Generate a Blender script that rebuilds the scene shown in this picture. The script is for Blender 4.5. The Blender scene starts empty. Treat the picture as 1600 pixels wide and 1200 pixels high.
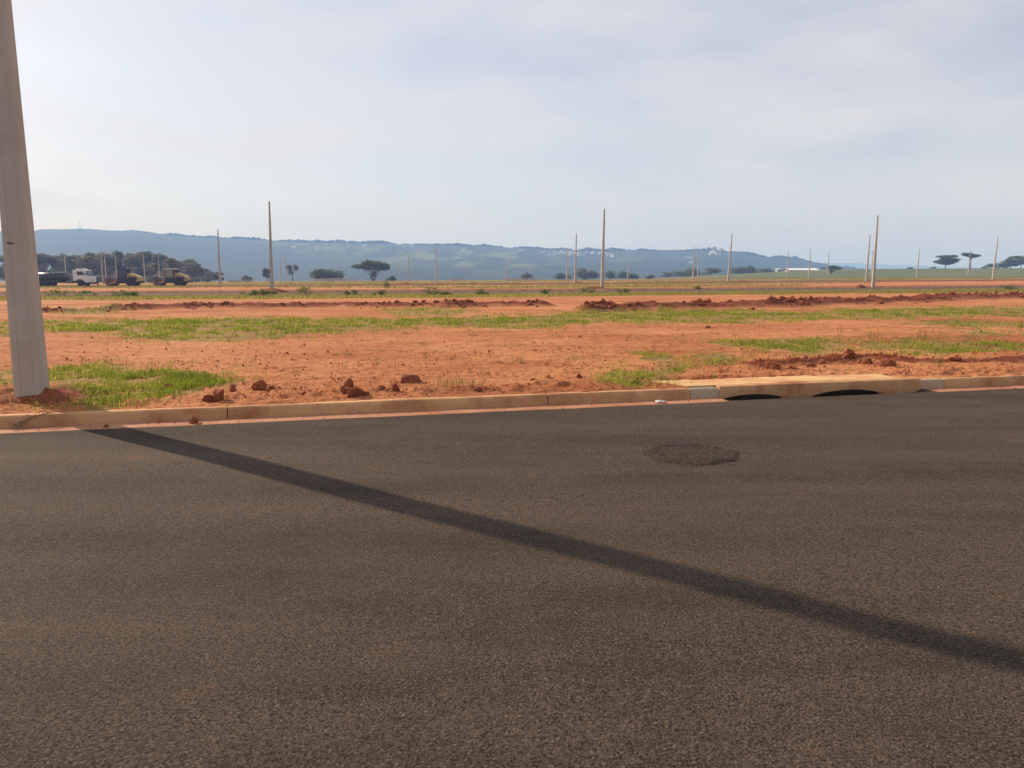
import bpy, math, random
import numpy as np
from mathutils import Vector, Matrix, Euler

R = math.radians
scene = bpy.context.scene
col = scene.collection

# ------------------------------------------------------------------ camera
CAM_H = 1.6
PITCH = math.atan(170.0 / 1200.0)
cam_data = bpy.data.cameras.new('camera')
cam_data.sensor_width = 36.0
cam_data.lens = 27.0
cam_data.clip_start = 0.05
cam_data.clip_end = 40000
cam = bpy.data.objects.new('camera', cam_data)
cam.location = (0, 0, CAM_H)
cam.rotation_euler = (R(90) - PITCH, 0, 0)
col.objects.link(cam)
scene.camera = cam

# ------------------------------------------------------------------ sky, sun, exposure
SUN_EL = R(30)
SUN_DIR = Vector((-0.794, 0.608, 0)).normalized() * math.cos(SUN_EL) + Vector((0, 0, math.sin(SUN_EL)))
world = bpy.data.worlds.new('World')
scene.world = world
world.use_nodes = True
wn, wl = world.node_tree.nodes, world.node_tree.links
wn.clear()
w_out = wn.new('ShaderNodeOutputWorld')
w_bg = wn.new('ShaderNodeBackground')
sky = wn.new('ShaderNodeTexSky')
sky.sky_type = 'NISHITA'
sky.sun_disc = False
sky.sun_elevation = SUN_EL
sky.sun_rotation = math.atan2(SUN_DIR.x, SUN_DIR.y)
sky.altitude = 300
sky.air_density = 1.0
sky.dust_density = 1.5
sky.ozone_density = 1.5
w_bg.inputs['Strength'].default_value = 0.097
# thin high cloud veil over the whole dome
w_tc = wn.new('ShaderNodeTexCoord')
w_sep = wn.new('ShaderNodeSeparateXYZ')
wl.new(w_tc.outputs['Generated'], w_sep.inputs[0])
w_map = wn.new('ShaderNodeMapping')
w_map.inputs['Scale'].default_value = (2.2, 2.2, 8.0)
w_map.inputs['Location'].default_value = (1.3, 0.4, 0.2)
wl.new(w_tc.outputs['Generated'], w_map.inputs['Vector'])
w_n = wn.new('ShaderNodeTexNoise')
w_n.inputs['Scale'].default_value = 1.7
w_n.inputs['Detail'].default_value = 5.0
w_n.inputs['Roughness'].default_value = 0.52
wl.new(w_map.outputs[0], w_n.inputs['Vector'])
w_cr = wn.new('ShaderNodeMapRange')
w_cr.inputs['From Min'].default_value = 0.34
w_cr.inputs['From Max'].default_value = 0.68
w_cr.inputs['To Min'].default_value = 0.46
w_cr.inputs['To Max'].default_value = 0.84
wl.new(w_n.outputs[0], w_cr.inputs['Value'])
w_mix = wn.new('ShaderNodeMix')
w_mix.data_type = 'RGBA'
w_mix.inputs['B'].default_value = (7.2, 6.85, 6.95, 1)
wl.new(w_cr.outputs[0], w_mix.inputs['Factor'])
wl.new(sky.outputs[0], w_mix.inputs['A'])
wl.new(w_mix.outputs['Result'], w_bg.inputs['Color'])
wl.new(w_bg.outputs[0], w_out.inputs[0])

sun_data = bpy.data.lights.new('sun', 'SUN')
sun_data.energy = 5.0
sun_data.angle = R(0.6)
sun_data.color = (1.0, 0.86, 0.68)
sun = bpy.data.objects.new('sun', sun_data)
sun.rotation_euler = SUN_DIR.to_track_quat('Z', 'Y').to_euler()
col.objects.link(sun)

scene.view_settings.view_transform = 'Standard'
scene.view_settings.look = 'None'
scene.view_settings.gamma = 1.0
scene.view_settings.exposure = 0.3
scene.cycles.use_denoising = True
scene.cycles.max_bounces = 5
scene.cycles.volume_bounces = 1
scene.cycles.transparent_max_bounces = 8

# ------------------------------------------------------------------ helpers
def ray(px, py):
    u, v = (px - 800) / 1200.0, (600 - py) / 1200.0
    c, s = math.cos(PITCH), math.sin(PITCH)
    return np.array((u, c + v * s, -s + v * c))

def gp(px, py, z=0.0):
    d = ray(px, py)
    k = (z - CAM_H) / d[2]
    return float(d[0] * k), float(d[1] * k)

def at(px, Y, py=430):
    d = ray(px, py)
    return float(d[0] * Y / d[1])

def sstep(a, b, x):
    k = np.clip((np.asarray(x, float) - a) / (b - a), 0, 1)
    return k * k * (3 - 2 * k)

def _hash(ix, iy, seed):
    h = (ix.astype(np.int64) * 374761393 + iy.astype(np.int64) * 668265263 + seed * 974634233) & 0xFFFFFFFF
    h = ((h ^ (h >> 13)) * 1274126177) & 0xFFFFFFFF
    h = h ^ (h >> 16)
    return (h & 0xFFFFFF) / float(0xFFFFFF)

def vnoise(x, y, seed=0):
    x = np.asarray(x, float); y = np.asarray(y, float)
    ix, iy = np.floor(x), np.floor(y)
    fx, fy = x - ix, y - iy
    fx = fx * fx * (3 - 2 * fx); fy = fy * fy * (3 - 2 * fy)
    a, b = _hash(ix, iy, seed), _hash(ix + 1, iy, seed)
    c, d = _hash(ix, iy + 1, seed), _hash(ix + 1, iy + 1, seed)
    return (a * (1 - fx) + b * fx) * (1 - fy) + (c * (1 - fx) + d * fx) * fy

def fbm(x, y, seed=0, octs=4, gain=0.5):
    s, a, tot = 0, 1.0, 0
    for o in range(octs):
        s = s + a * vnoise(x * 2 ** o + 17.3 * o, y * 2 ** o - 9.1 * o, seed + o)
        tot += a; a *= gain
    return s / tot

# street frame: origin on the asphalt edge, S along the kerb, N away from the camera
O0 = np.array(gp(0, 678)); O1 = np.array(gp(1600, 607))
SD = (O1 - O0) / np.linalg.norm(O1 - O0)
ND = np.array((-SD[1], SD[0]))
PHI = math.atan2(SD[1], SD[0])

def to_st(x, y):
    dx, dy = np.asarray(x) - O0[0], np.asarray(y) - O0[1]
    return dx * SD[0] + dy * SD[1], dx * ND[0] + dy * ND[1]

def to_xy(s, t):
    return O0[0] + s * SD[0] + t * ND[0], O0[1] + s * SD[1] + t * ND[1]

def s_on_kerb(px, py):
    return float(to_st(*gp(px, py, 0.1))[0])

def tag(o, label=None, cat=None, group=None, kind=None):
    if label: o['label'] = label
    if cat: o['category'] = cat
    if group: o['group'] = group
    if kind: o['kind'] = kind
    return o

def empty(name, loc=(0, 0, 0), rz=0.0):
    o = bpy.data.objects.new(name, None)
    o.location = loc; o.rotation_euler = (0, 0, rz); o.empty_display_size = 0.1
    col.objects.link(o)
    return o

def link_mesh(name, me, mat=None, parent=None, loc=None, smooth=False):
    if mat is not None:
        me.materials.append(mat)
    if smooth:
        me.shade_smooth()
    o = bpy.data.objects.new(name, me)
    if loc is not None: o.location = loc
    if parent is not None: o.parent = parent
    col.objects.link(o)
    return o

def np_mesh(name, V, F):
    """V (n,3), F (m,3) or (m,4) arrays"""
    me = bpy.data.meshes.new(name)
    V = np.asarray(V, np.float32); F = np.asarray(F, np.int32)
    m, k = F.shape
    me.vertices.add(len(V)); me.vertices.foreach_set('co', V.ravel())
    me.loops.add(m * k); me.loops.foreach_set('vertex_index', F.ravel())
    me.polygons.add(m)
    me.polygons.foreach_set('loop_start', np.arange(0, m * k, k, dtype=np.int32))
    me.update(calc_edges=True)
    return me

def set_attr(me, name, arr, domain='POINT'):
    a = me.attributes.new(name, 'FLOAT', domain)
    a.data.foreach_set('value', np.asarray(arr, np.float32).ravel())

class MB:
    def __init__(self): self.v, self.f = [], []
    def add(self, vs, fs, M=None):
        b = len(self.v)
        self.v += [tuple(M @ Vector(p)) if M is not None else tuple(p) for p in vs]
        self.f += [tuple(b + i for i in f) for f in fs]
        return self
    def box(self, x0, x1, y0, y1, z0, z1, bev=0.0, M=None):
        if bev <= 0:
            vs = [(x, y, z) for z in (z0, z1) for y in (y0, y1) for x in (x0, x1)]
            fs = [(0, 2, 3, 1), (4, 5, 7, 6), (0, 1, 5, 4), (2, 6, 7, 3), (0, 4, 6, 2), (1, 3, 7, 5)]
            return self.add(vs, fs, M)
        b = bev
        rings = [(z0, b), (z0 + b, 0), (z1 - b, 0), (z1, b)]
        vs = []
        for z, k in rings:
            vs += [(x0 + k + b * (k == 0) * 1, y0 + k, z), (x1 - k - b * (k == 0), y0 + k, z), (x1 - k, y0 + k + b * (k == 0), z), (x1 - k, y1 - k - b * (k == 0), z),
                   (x1 - k - b * (k == 0), y1 - k, z), (x0 + k + b * (k == 0), y1 - k, z), (x0 + k, y1 - k - b * (k == 0), z), (x0 + k, y0 + k + b * (k == 0), z)]
        fs = [tuple(range(7, -1, -1)), tuple(range(24, 32))]
        for r in range(3):
            for i in range(8):
                j = (i + 1) % 8
                fs.append((r * 8 + i, r * 8 + j, r * 8 + 8 + j, r * 8 + 8 + i))
        return self.add(vs, fs, M)
    def prism(self, pts, y0, y1, M=None):
        """profile pts in x,z extruded along y"""
        n = len(pts)
        vs = [(p[0], y0, p[1]) for p in pts] + [(p[0], y1, p[1]) for p in pts]
        fs = [tuple(range(n)), tuple(range(2 * n - 1, n - 1, -1))]
        for i in range(n):
            j = (i + 1) % n
            fs.append((i, i + n, j + n, j))
        return self.add(vs, fs, M)
    def tube(self, pts, rads, n=8, cap=True):
        pts = [Vector(p) for p in pts]
        vs, fs = [], []
        for i, p in enumerate(pts):
            d = (pts[min(i + 1, len(pts) - 1)] - pts[max(i - 1, 0)]).normalized()
            a = d.orthogonal().normalized() if abs(d.z) < 0.95 else d.cross(Vector((0, 1, 0))).normalized()
            b = d.cross(a)
            for k in range(n):
                t = 2 * math.pi * k / n
                vs.append(p + (a * math.cos(t) + b * math.sin(t)) * rads[i])
        for i in range(len(pts) - 1):
            for k in range(n):
                j = (k + 1) % n
                fs.append((i * n + k, i * n + j, i * n + n + j, i * n + n + k))
        if cap:
            fs += [tuple(range(n - 1, -1, -1)), tuple(range(len(vs) - n, len(vs)))]
        return self.add(vs, fs)
    def lathe_y(self, prof, n=24, c=(0, 0, 0)):
        """profile list of (y, r) turned about the y axis"""
        vs, fs = [], []
        for (y, r) in prof:
            for k in range(n):
                t = 2 * math.pi * k / n
                vs.append((c[0] + r * math.cos(t), c[1] + y, c[2] + r * math.sin(t)))
        for i in range(len(prof) - 1):
            for k in range(n):
                j = (k + 1) % n
                fs.append((i * n + k, i * n + n + k, i * n + n + j, i * n + j))
        fs += [tuple(range(n)), tuple(range(len(vs) - 1, len(vs) - n - 1, -1))]
        return self.add(vs, fs)
    def build(self, name, mat, parent=None, loc=None, smooth=False):
        me = bpy.data.meshes.new(name)
        me.from_pydata(self.v, [], self.f)
        me.update()
        o = link_mesh(name, me, mat, parent, loc)
        if smooth:
            me.shade_smooth()
            try: me.set_sharp_from_angle(angle=R(35))
            except Exception: pass
        return o

def copy_tree(o, parent=None):
    c = o.copy(); col.objects.link(c); c.parent = parent
    for ch in list(o.children):
        copy_tree(ch, c)
    return c

# ------------------------------------------------------------------ materials
class NT:
    def __init__(self, name):
        self.m = bpy.data.materials.new(name); self.m.use_nodes = True
        self.n, self.l = self.m.node_tree.nodes, self.m.node_tree.links
        self.n.clear()
        self.out = self.n.new('ShaderNodeOutputMaterial')
    def new(self, t, **kw):
        nd = self.n.new(t)
        for k, v in kw.items(): setattr(nd, k, v)
        return nd
    def val(self, sock, v):
        if isinstance(v, (int, float, tuple)): sock.default_value = v
        else: self.l.new(v, sock)
    def coord(self): return self.new('ShaderNodeTexCoord').outputs['Object']
    def geo(self): return self.new('ShaderNodeNewGeometry').outputs['Position']
    def mapping(self, vec, scale=(1, 1, 1), rot=(0, 0, 0), loc=(0, 0, 0)):
        nd = self.new('ShaderNodeMapping')
        self.l.new(vec, nd.inputs['Vector'])
        nd.inputs['Scale'].default_value = scale; nd.inputs['Rotation'].default_value = rot; nd.inputs['Location'].default_value = loc
        return nd.outputs[0]
    def noise(self, vec, scale, detail=4, rough=0.55):
        nd = self.new('ShaderNodeTexNoise')
        if vec is not None: self.l.new(vec, nd.inputs['Vector'])
        nd.inputs['Scale'].default_value = scale; nd.inputs['Detail'].default_value = detail; nd.inputs['Roughness'].default_value = rough
        return nd.outputs[0]
    def voro(self, vec, scale, feature='F1', out='Distance'):
        nd = self.new('ShaderNodeTexVoronoi'); nd.feature = feature
        self.l.new(vec, nd.inputs['Vector']); nd.inputs['Scale'].default_value = scale
        return nd.outputs[out]
    def rng(self, v, a, b, c=0.0, d=1.0):
        nd = self.new('ShaderNodeMapRange')
        self.l.new(v, nd.inputs['Value'])
        for k, x in zip(('From Min', 'From Max', 'To Min', 'To Max'), (a, b, c, d)): nd.inputs[k].default_value = x
        return nd.outputs[0]
    def mix(self, f, a, b, blend='MIX'):
        nd = self.new('ShaderNodeMix', data_type='RGBA', blend_type=blend)
        for s, v in (('Factor', f), ('A', a), ('B', b)):
            self.val(nd.inputs[s], v)
        return nd.outputs['Result']
    def math(self, op, a, b=0.0):
        nd = self.new('ShaderNodeMath', operation=op)
        self.val(nd.inputs[0], a); self.val(nd.inputs[1], b)
        return nd.outputs[0]
    def attr(self, name):
        nd = self.new('ShaderNodeAttribute'); nd.attribute_name = name
        return nd.outputs['Fac']
    def bump(self, h, strength=0.5, dist=0.02, prev=None):
        nd = self.new('ShaderNodeBump')
        nd.inputs['Strength'].default_value = strength; nd.inputs['Distance'].default_value = dist
        self.l.new(h, nd.inputs['Height'])
        if prev is not None: self.l.new(prev, nd.inputs['Normal'])
        return nd.outputs[0]
    def bsdf(self, color, rough=0.8, metal=0.0, spec=0.4, normal=None):
        nd = self.new('ShaderNodeBsdfPrincipled')
        self.val(nd.inputs['Base Color'], color); self.val(nd.inputs['Roughness'], rough)
        nd.inputs['Metallic'].default_value = metal
        nd.inputs['Specular IOR Level'].default_value = spec
        if normal is not None: self.l.new(normal, nd.inputs['Normal'])
        self.l.new(nd.outputs[0], self.out.inputs[0])
        return self.m

def c4(r, g, b): return (r, g, b, 1.0)

def simple(name, c, rough=0.7, var=0.25, scale=3.0, metal=0.0, spec=0.4, dirt=None, bump=0.0):
    t = NT(name); p = t.coord()
    n = t.noise(p, scale, 5)
    dark = tuple(x * (1 - var) for x in c) + (1,)
    light = tuple(min(1, x * (1 + var)) for x in c) + (1,)
    cc = t.mix(n, dark, light)
    if dirt:
        n2 = t.rng(t.noise(p, scale * 1.7, 6, 0.65), 0.45, 0.7)
        cc = t.mix(n2, cc, dirt + (1,))
    nb = t.bump(t.noise(p, scale * 8, 4), bump, 0.02) if bump else None
    return t.bsdf(cc, rough, metal, spec, nb)

SOIL_A = c4(0.41, 0.150, 0.060)
SOIL_B = c4(0.54, 0.230, 0.098)
SOIL_F = c4(0.17, 0.040, 0.017)

def mat_ground():
    t = NT('ground_soil'); p = t.geo()
    big = t.noise(p, 0.22, 3, 0.6)
    base = t.mix(t.rng(big, 0.38, 0.62), SOIL_A, SOIL_B)
    mid = t.noise(t.mapping(p, rot=(0, 0, -PHI), scale=(0.45, 1.3, 1.0)), 0.8, 4, 0.65)
    base = t.mix(t.rng(mid, 0.48, 0.68, 0, 0.8), base, c4(0.32, 0.100, 0.038))
    st = t.mapping(p, rot=(0, 0, -PHI), scale=(0.5, 4.0, 1.0))
    streak = t.noise(st, 1.6, 5, 0.68)
    base = t.mix(t.rng(streak, 0.5, 0.75, 0, 0.55), base, c4(0.36, 0.125, 0.052))
    sp = t.noise(p, 9.0, 5, 0.72)
    base = t.mix(t.rng(sp, 0.54, 0.70, 0, 0.85), base, c4(0.26, 0.080, 0.032))
    base = t.mix(t.rng(sp, 0.30, 0.42, 0.45, 0.0), base, c4(0.60, 0.29, 0.16))
    base = t.mix(t.attr('fresh_shade'), base, SOIL_F)
    # thatch and low weeds between the blades
    g1 = t.mix(big, c4(0.15, 0.145, 0.035), c4(0.27, 0.20, 0.07))
    gf = t.math('MULTIPLY', t.attr('grassy'), t.rng(sp, 0.38, 0.58, 0.35, 1.0))
    base = t.mix(gf, base, g1)
    past = t.mix(t.rng(t.noise(t.mapping(p, rot=(0, 0, -PHI), scale=(0.012, 0.05, 0.05)), 1.0, 4, 0.65), 0.35, 0.7), c4(0.085, 0.115, 0.04), c4(0.16, 0.155, 0.065))
    base = t.mix(t.attr('pasture'), base, past)
    h = t.math('ADD', sp, t.math('MULTIPLY', streak, 0.9))
    b = t.bump(h, 0.8, 0.06)
    return t.bsdf(base, 0.95, 0, 0.12, b)

def mat_asphalt(name='asphalt', stone=1.0, dark=1.0, worn=False):
    t = NT(name); p = t.geo()
    st = t.mapping(p, rot=(0, 0, -PHI), scale=(0.10, 0.85, 1.0))
    bands = t.noise(st, 1.0, 4, 0.6)
    mott = t.noise(p, 1.3, 4, 0.68)
    vc = t.new('ShaderNodeTexVoronoi'); t.l.new(p, vc.inputs['Vector']); vc.inputs['Scale'].default_value = 118.0 / stone
    sepc = t.new('ShaderNodeSeparateColor'); t.l.new(vc.outputs['Color'], sepc.inputs[0])
    k = dark * 1.0
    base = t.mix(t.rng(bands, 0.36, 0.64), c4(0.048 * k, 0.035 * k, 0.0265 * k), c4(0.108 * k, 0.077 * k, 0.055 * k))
    base = t.mix(t.rng(mott, 0.42, 0.68, 0, 0.5), base, c4(0.108 * k, 0.076 * k, 0.055 * k))
    # exposed aggregate: pale stones, dark binder in the gaps
    gap = t.noise(p, 80.0 / stone, 3, 0.72)
    base = t.mix(t.rng(sepc.outputs[0], 0.70, 0.99, 0, 0.55), base, c4(0.175 * k, 0.128 * k, 0.095 * k))
    base = t.mix(t.rng(gap, 0.515, 0.60, 0, 0.94), base, c4(0.018 * k, 0.013 * k, 0.011 * k))
    base = t.mix(t.rng(sepc.outputs[1], 0.66, 0.95, 0, 0.7), base, c4(0.022 * k, 0.017 * k, 0.015 * k))
    # red dust dropped by tyres
    base = t.mix(t.rng(mott, 0.66, 0.76, 0, 0.45), base, c4(0.26, 0.10, 0.048))
    h = t.math('SUBTRACT', t.math('MULTIPLY', gap, -1.2), t.math('MULTIPLY', vc.outputs['Distance'], 0.5))
    b = t.bump(h, 0.9, 0.011 if worn else 0.006)
    return t.bsdf(base, 0.9, 0, 0.10, b)

def mat_concrete(name, a, b, dust, dustlo, dusthi, grimez=False):
    t = NT(name); p = t.coord()
    n = t.noise(p, 2.2, 6, 0.6)
    base = t.mix(t.rng(n, 0.3, 0.7), c4(*a), c4(*b))
    streak = t.noise(t.mapping(p, scale=(3, 3, 0.3)), 1.4, 4, 0.55)
    base = t.mix(t.rng(streak, 0.5, 0.78, 0, 0.30), base, c4(*[x * 0.76 for x in a]))
    pit = t.voro(p, 38.0)
    base = t.mix(t.rng(pit, 0.0, 0.14, 0.45, 0.0), base, c4(*[x * 0.4 for x in a]))
    d = t.rng(t.noise(p, 1.4, 6, 0.65), dustlo, dusthi)
    base = t.mix(d, base, c4(*dust))
    bm = t.bump(t.noise(p, 45, 5, 0.65), 0.35, 0.01)
    return t.bsdf(base, 0.88, 0, 0.25, bm)

def mat_leaf(name, a, b, dry, trans=0.45, dryness=0.8):
    t = NT(name); r = t.attr('rnd')
    cc = t.mix(r, c4(*a), c4(*b))
    cc = t.mix(t.rng(r, dryness, 1.0), cc, c4(*dry))
    d = t.new('ShaderNodeBsdfDiffuse'); t.l.new(cc, d.inputs[0])
    tr = t.new('ShaderNodeBsdfTranslucent'); t.l.new(cc, tr.inputs[0])
    mx = t.new('ShaderNodeMixShader'); mx.inputs[0].default_value = trans
    t.l.new(d.outputs[0], mx.inputs[1]); t.l.new(tr.outputs[0], mx.inputs[2]); t.l.new(mx.outputs[0], t.out.inputs[0])
    return t.m

def mat_glass(name, c):
    t = NT(name)
    return t.bsdf(t.mix(t.noise(t.coord(), 2.0), c4(*c), c4(*[x * 1.4 for x in c])), 0.12, 0, 0.6)

M = {}
M['ground'] = mat_ground()
M['asphalt'] = mat_asphalt()
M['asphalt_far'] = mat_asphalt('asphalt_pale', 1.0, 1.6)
M['asphalt_worn'] = mat_asphalt('asphalt_worn', 1.6, 0.72, True)
M['pole'] = mat_concrete('pole_concrete', (0.40, 0.345, 0.285), (0.49, 0.43, 0.36), (0.42, 0.29, 0.20), 0.62, 0.85)
M['kerb'] = mat_concrete('kerb_concrete', (0.50, 0.275, 0.130), (0.61, 0.345, 0.165), (0.33, 0.13, 0.055), 0.44, 0.66)
M['kerb_grey'] = mat_concrete('kerb_patch_mortar', (0.37, 0.285, 0.195), (0.44, 0.335, 0.23), (0.42, 0.24, 0.13), 0.48, 0.7)
M['gutter'] = mat_concrete('gutter_concrete', (0.38, 0.18, 0.10), (0.46, 0.24, 0.145), (0.34, 0.13, 0.062), 0.42, 0.62)
M['slab'] = mat_concrete('cover_slab_concrete', (0.58, 0.36, 0.165), (0.64, 0.41, 0.20), (0.50, 0.22, 0.10), 0.42, 0.66)
M['void'] = simple('chamber_dark', (0.03, 0.022, 0.018), 0.95)  # near-black colour paints in the darkness inside the drain mouths
M['clod'] = simple('soil_clod', (0.27, 0.083, 0.040), 0.95, 0.45, 14.0, spec=0.1, bump=0.9)
M['clod_dry'] = simple('soil_clod_dry', (0.33, 0.115, 0.055), 0.95, 0.4, 14.0, spec=0.1, bump=0.9)
M['block'] = simple('laterite_block', (0.24, 0.080, 0.045), 0.92, 0.4, 20.0, spec=0.15, bump=0.7)
M['crumb'] = simple('soil_crumb', (0.34, 0.118, 0.052), 0.95, 0.35, 30.0, spec=0.1)
M['lump'] = simple('soil_lump', (0.25, 0.074, 0.034), 0.95, 0.4, 6.0, spec=0.1, bump=0.5)
M['mound'] = simple('fresh_soil', (0.22, 0.062, 0.030), 0.95, 0.35, 3.0, spec=0.1, bump=0.8)
M['grass'] = mat_leaf('grass_blade', (0.16, 0.225, 0.020), (0.37, 0.40, 0.050), (0.52, 0.40, 0.14), 0.5, 0.78)
M['grass_far'] = mat_leaf('grass_blade_far', (0.20, 0.20, 0.035), (0.38, 0.33, 0.08), (0.48, 0.35, 0.14), 0.5, 0.70)
M['grass_dry'] = mat_leaf('dry_grass_blade', (0.20, 0.17, 0.05), (0.34, 0.25, 0.09), (0.42, 0.27, 0.12), 0.4, 0.5)
M['weed'] = mat_leaf('weed_leaf', (0.09, 0.13, 0.03), (0.19, 0.22, 0.06), (0.26, 0.22, 0.08), 0.45, 0.85)
M['leaf'] = mat_leaf('tree_leaf', (0.07, 0.105, 0.04), (0.135, 0.165, 0.06), (0.18, 0.18, 0.075), 0.45, 0.85)
M['leaf_hazed'] = mat_leaf('tree_leaf_hazed', (0.11, 0.13, 0.075), (0.18, 0.185, 0.105), (0.22, 0.20, 0.13), 0.35, 0.7)  # leaf colour made greyer and lighter to imitate haze
M['leaf_dry'] = mat_leaf('tree_leaf_dry', (0.19, 0.17, 0.115), (0.25, 0.22, 0.15), (0.26, 0.24, 0.15), 0.3, 0.8)  # dry foliage, with some haze mixed into its pale grey tone
M['bark'] = simple('bark', (0.11, 0.085, 0.065), 0.9, 0.35, 5.0, bump=0.5)
M['bark_pale'] = simple('bark_pale', (0.26, 0.22, 0.18), 0.9, 0.3, 5.0, bump=0.4)
M['twig'] = simple('dry_twig', (0.23, 0.15, 0.085), 0.9, 0.4, 20.0)
M['litter'] = simple('litter_plastic', (0.78, 0.79, 0.78), 0.4, 0.12, 12.0)
M['black'] = simple('black_paint', (0.012, 0.013, 0.016), 0.28, 0.3, 2.0, spec=0.5, dirt=(0.06, 0.035, 0.025))
M['chassis'] = simple('chassis_dark', (0.020, 0.018, 0.018), 0.7, 0.3, 3.0, dirt=(0.09, 0.05, 0.035))
M['rubber'] = simple('tyre_rubber', (0.018, 0.017, 0.017), 0.9, 0.3, 4.0, dirt=(0.085, 0.045, 0.03))
M['rim'] = simple('wheel_rim', (0.16, 0.14, 0.13), 0.5, 0.3, 4.0, metal=0.3)
M['white'] = simple('white_cab_paint', (0.70, 0.70, 0.69), 0.35, 0.08, 2.0, spec=0.5, dirt=(0.56, 0.45, 0.38))
M['hood_olive'] = simple('dull_yellow_hood', (0.44, 0.33, 0.08), 0.5, 0.2, 2.0, dirt=(0.24, 0.14, 0.075))
M['hood_brown'] = simple('dusty_brown_hood', (0.40, 0.235, 0.095), 0.5, 0.2, 2.0, dirt=(0.24, 0.13, 0.075))
M['yellow'] = simple('yellow_machine_paint', (0.62, 0.46, 0.07), 0.4, 0.12, 2.0, spec=0.5, dirt=(0.42, 0.26, 0.11))
M['ochre'] = simple('dusty_orange_machine_paint', (0.55, 0.31, 0.09), 0.5, 0.15, 2.0, dirt=(0.40, 0.22, 0.12))
M['steel'] = simple('drum_steel', (0.10, 0.075, 0.07), 0.55, 0.3, 4.0, metal=0.4, dirt=(0.20, 0.09, 0.055))
M['drum_frame'] = simple('drum_frame_paint', (0.34, 0.17, 0.09), 0.6, 0.25, 3.0, dirt=(0.36, 0.17, 0.10))
M['cabdark'] = simple('cab_frame_black', (0.02, 0.02, 0.022), 0.5, 0.2, 3.0)
M['glass'] = mat_glass('dark_glass', (0.02, 0.03, 0.035))
M['roofwhite'] = simple('cab_roof_white', (0.62, 0.62, 0.60), 0.5, 0.1, 2.0)
M['barn_roof'] = simple('barn_roof_sheet', (0.80, 0.80, 0.80), 0.4, 0.06, 0.3)
M['barn_wall'] = simple('barn_wall', (0.42, 0.40, 0.37), 0.8, 0.15, 0.5)
M['house_wall'] = simple('house_wall', (0.62, 0.60, 0.57), 0.8, 0.1, 0.2)
M['house_roof'] = simple('house_roof', (0.62, 0.56, 0.52), 0.8, 0.15, 0.2)
M['tower'] = simple('tower_render', (0.24, 0.23, 0.22), 0.8, 0.1, 0.2)
M['mast'] = simple('mast_steel', (0.25, 0.25, 0.26), 0.6, 0.2, 1.0)

def mat_hill():
    t = NT('hill_cover'); p = t.geo()
    forest = t.mix(t.noise(p, 0.03, 5, 0.65), c4(0.014, 0.027, 0.012), c4(0.040, 0.058, 0.024))
    past = t.mix(t.noise(p, 0.012, 4), c4(0.10, 0.13, 0.05), c4(0.15, 0.165, 0.07))
    f = t.math('MULTIPLY', t.attr('fields'), t.rng(t.noise(t.mapping(p, scale=(1, 0.35, 1)), 0.018, 4, 0.6), 0.47, 0.55))
    return t.bsdf(t.mix(f, forest, past), 0.95, 0, 0.1)
M['hill'] = mat_hill()
M['crown_far'] = simple('far_crown', (0.032, 0.05, 0.02), 0.95, 0.4, 0.05, spec=0.1)

def mat_person():
    t = NT('blue_overalls'); p = t.coord()
    sx = t.new('ShaderNodeSeparateXYZ'); t.l.new(p, sx.inputs[0])
    n = t.noise(p, 9.0, 4)
    cloth = t.mix(n, c4(0.030, 0.045, 0.15), c4(0.05, 0.07, 0.22))
    trous = t.mix(n, c4(0.03, 0.035, 0.07), c4(0.045, 0.05, 0.10))
    cc = t.mix(t.math('LESS_THAN', sx.outputs[2], 0.92), cloth, trous)
    cc = t.mix(t.math('GREATER_THAN', sx.outputs[2], 1.47), cc, c4(0.30, 0.17, 0.11))
    cc = t.mix(t.math('LESS_THAN', sx.outputs[2], 0.09), cc, c4(0.02, 0.018, 0.016))
    return t.bsdf(cc, 0.85)
M['person'] = mat_person()

# ------------------------------------------------------------------ terrain height
ROADS = ((63.5, 75.0), (112.0, 123.3))          # two cross streets beyond the field

def pxpoly(pts, z=0.12):
    return np.array([gp(a, b, z) for a, b in pts])

def in_poly(x, y, P):
    x = np.asarray(x); inside = np.zeros(x.shape, bool)
    n = len(P)
    for i in range(n):
        x1, y1 = P[i]; x2, y2 = P[(i + 1) % n]
        if y1 == y2: continue
        c = (y1 > y) != (y2 > y)
        inside ^= c & (x < (x2 - x1) * (y - y1) / (y2 - y1) + x1)
    return inside

def dist_line(x, y, P):
    d = np.full(np.shape(x), 1e9)
    for i in range(len(P) - 1):
        a, b = P[i], P[i + 1]
        ab = b - a
        k = np.clip(((x - a[0]) * ab[0] + (y - a[1]) * ab[1]) / (ab @ ab), 0, 1)
        d = np.minimum(d, np.hypot(x - a[0] - k * ab[0], y - a[1] - k * ab[1]))
    return d

BANKS = [  # windrows of dug soil: line, height, half width
    (pxpoly([(925, 487), (1000, 484), (1100, 482), (1200, 480), (1300, 476), (1400, 474), (1500, 469), (1620, 466), (1800, 464)]), 0.29, 1.45),
    (pxpoly([(180, 484), (260, 482), (330, 481), (420, 481), (540, 479)]), 0.22, 1.0),
    (pxpoly([(560, 480), (700, 480), (760, 478), (840, 479)]), 0.24, 1.2),
    (pxpoly([(60, 488), (120, 487), (180, 486)]), 0.15, 0.8),
    (pxpoly([(1175, 573), (1225, 571), (1290, 566), (1330, 561), (1370, 562), (1415, 565)]), 0.085, 0.36),
    (pxpoly([(1415, 566), (1480, 565), (1540, 566), (1620, 560)]), 0.035, 0.40),
    (pxpoly([(-40, 622), (10, 620), (50, 615), (95, 612), (120, 616)]), 0.07, 0.42),
]

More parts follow.
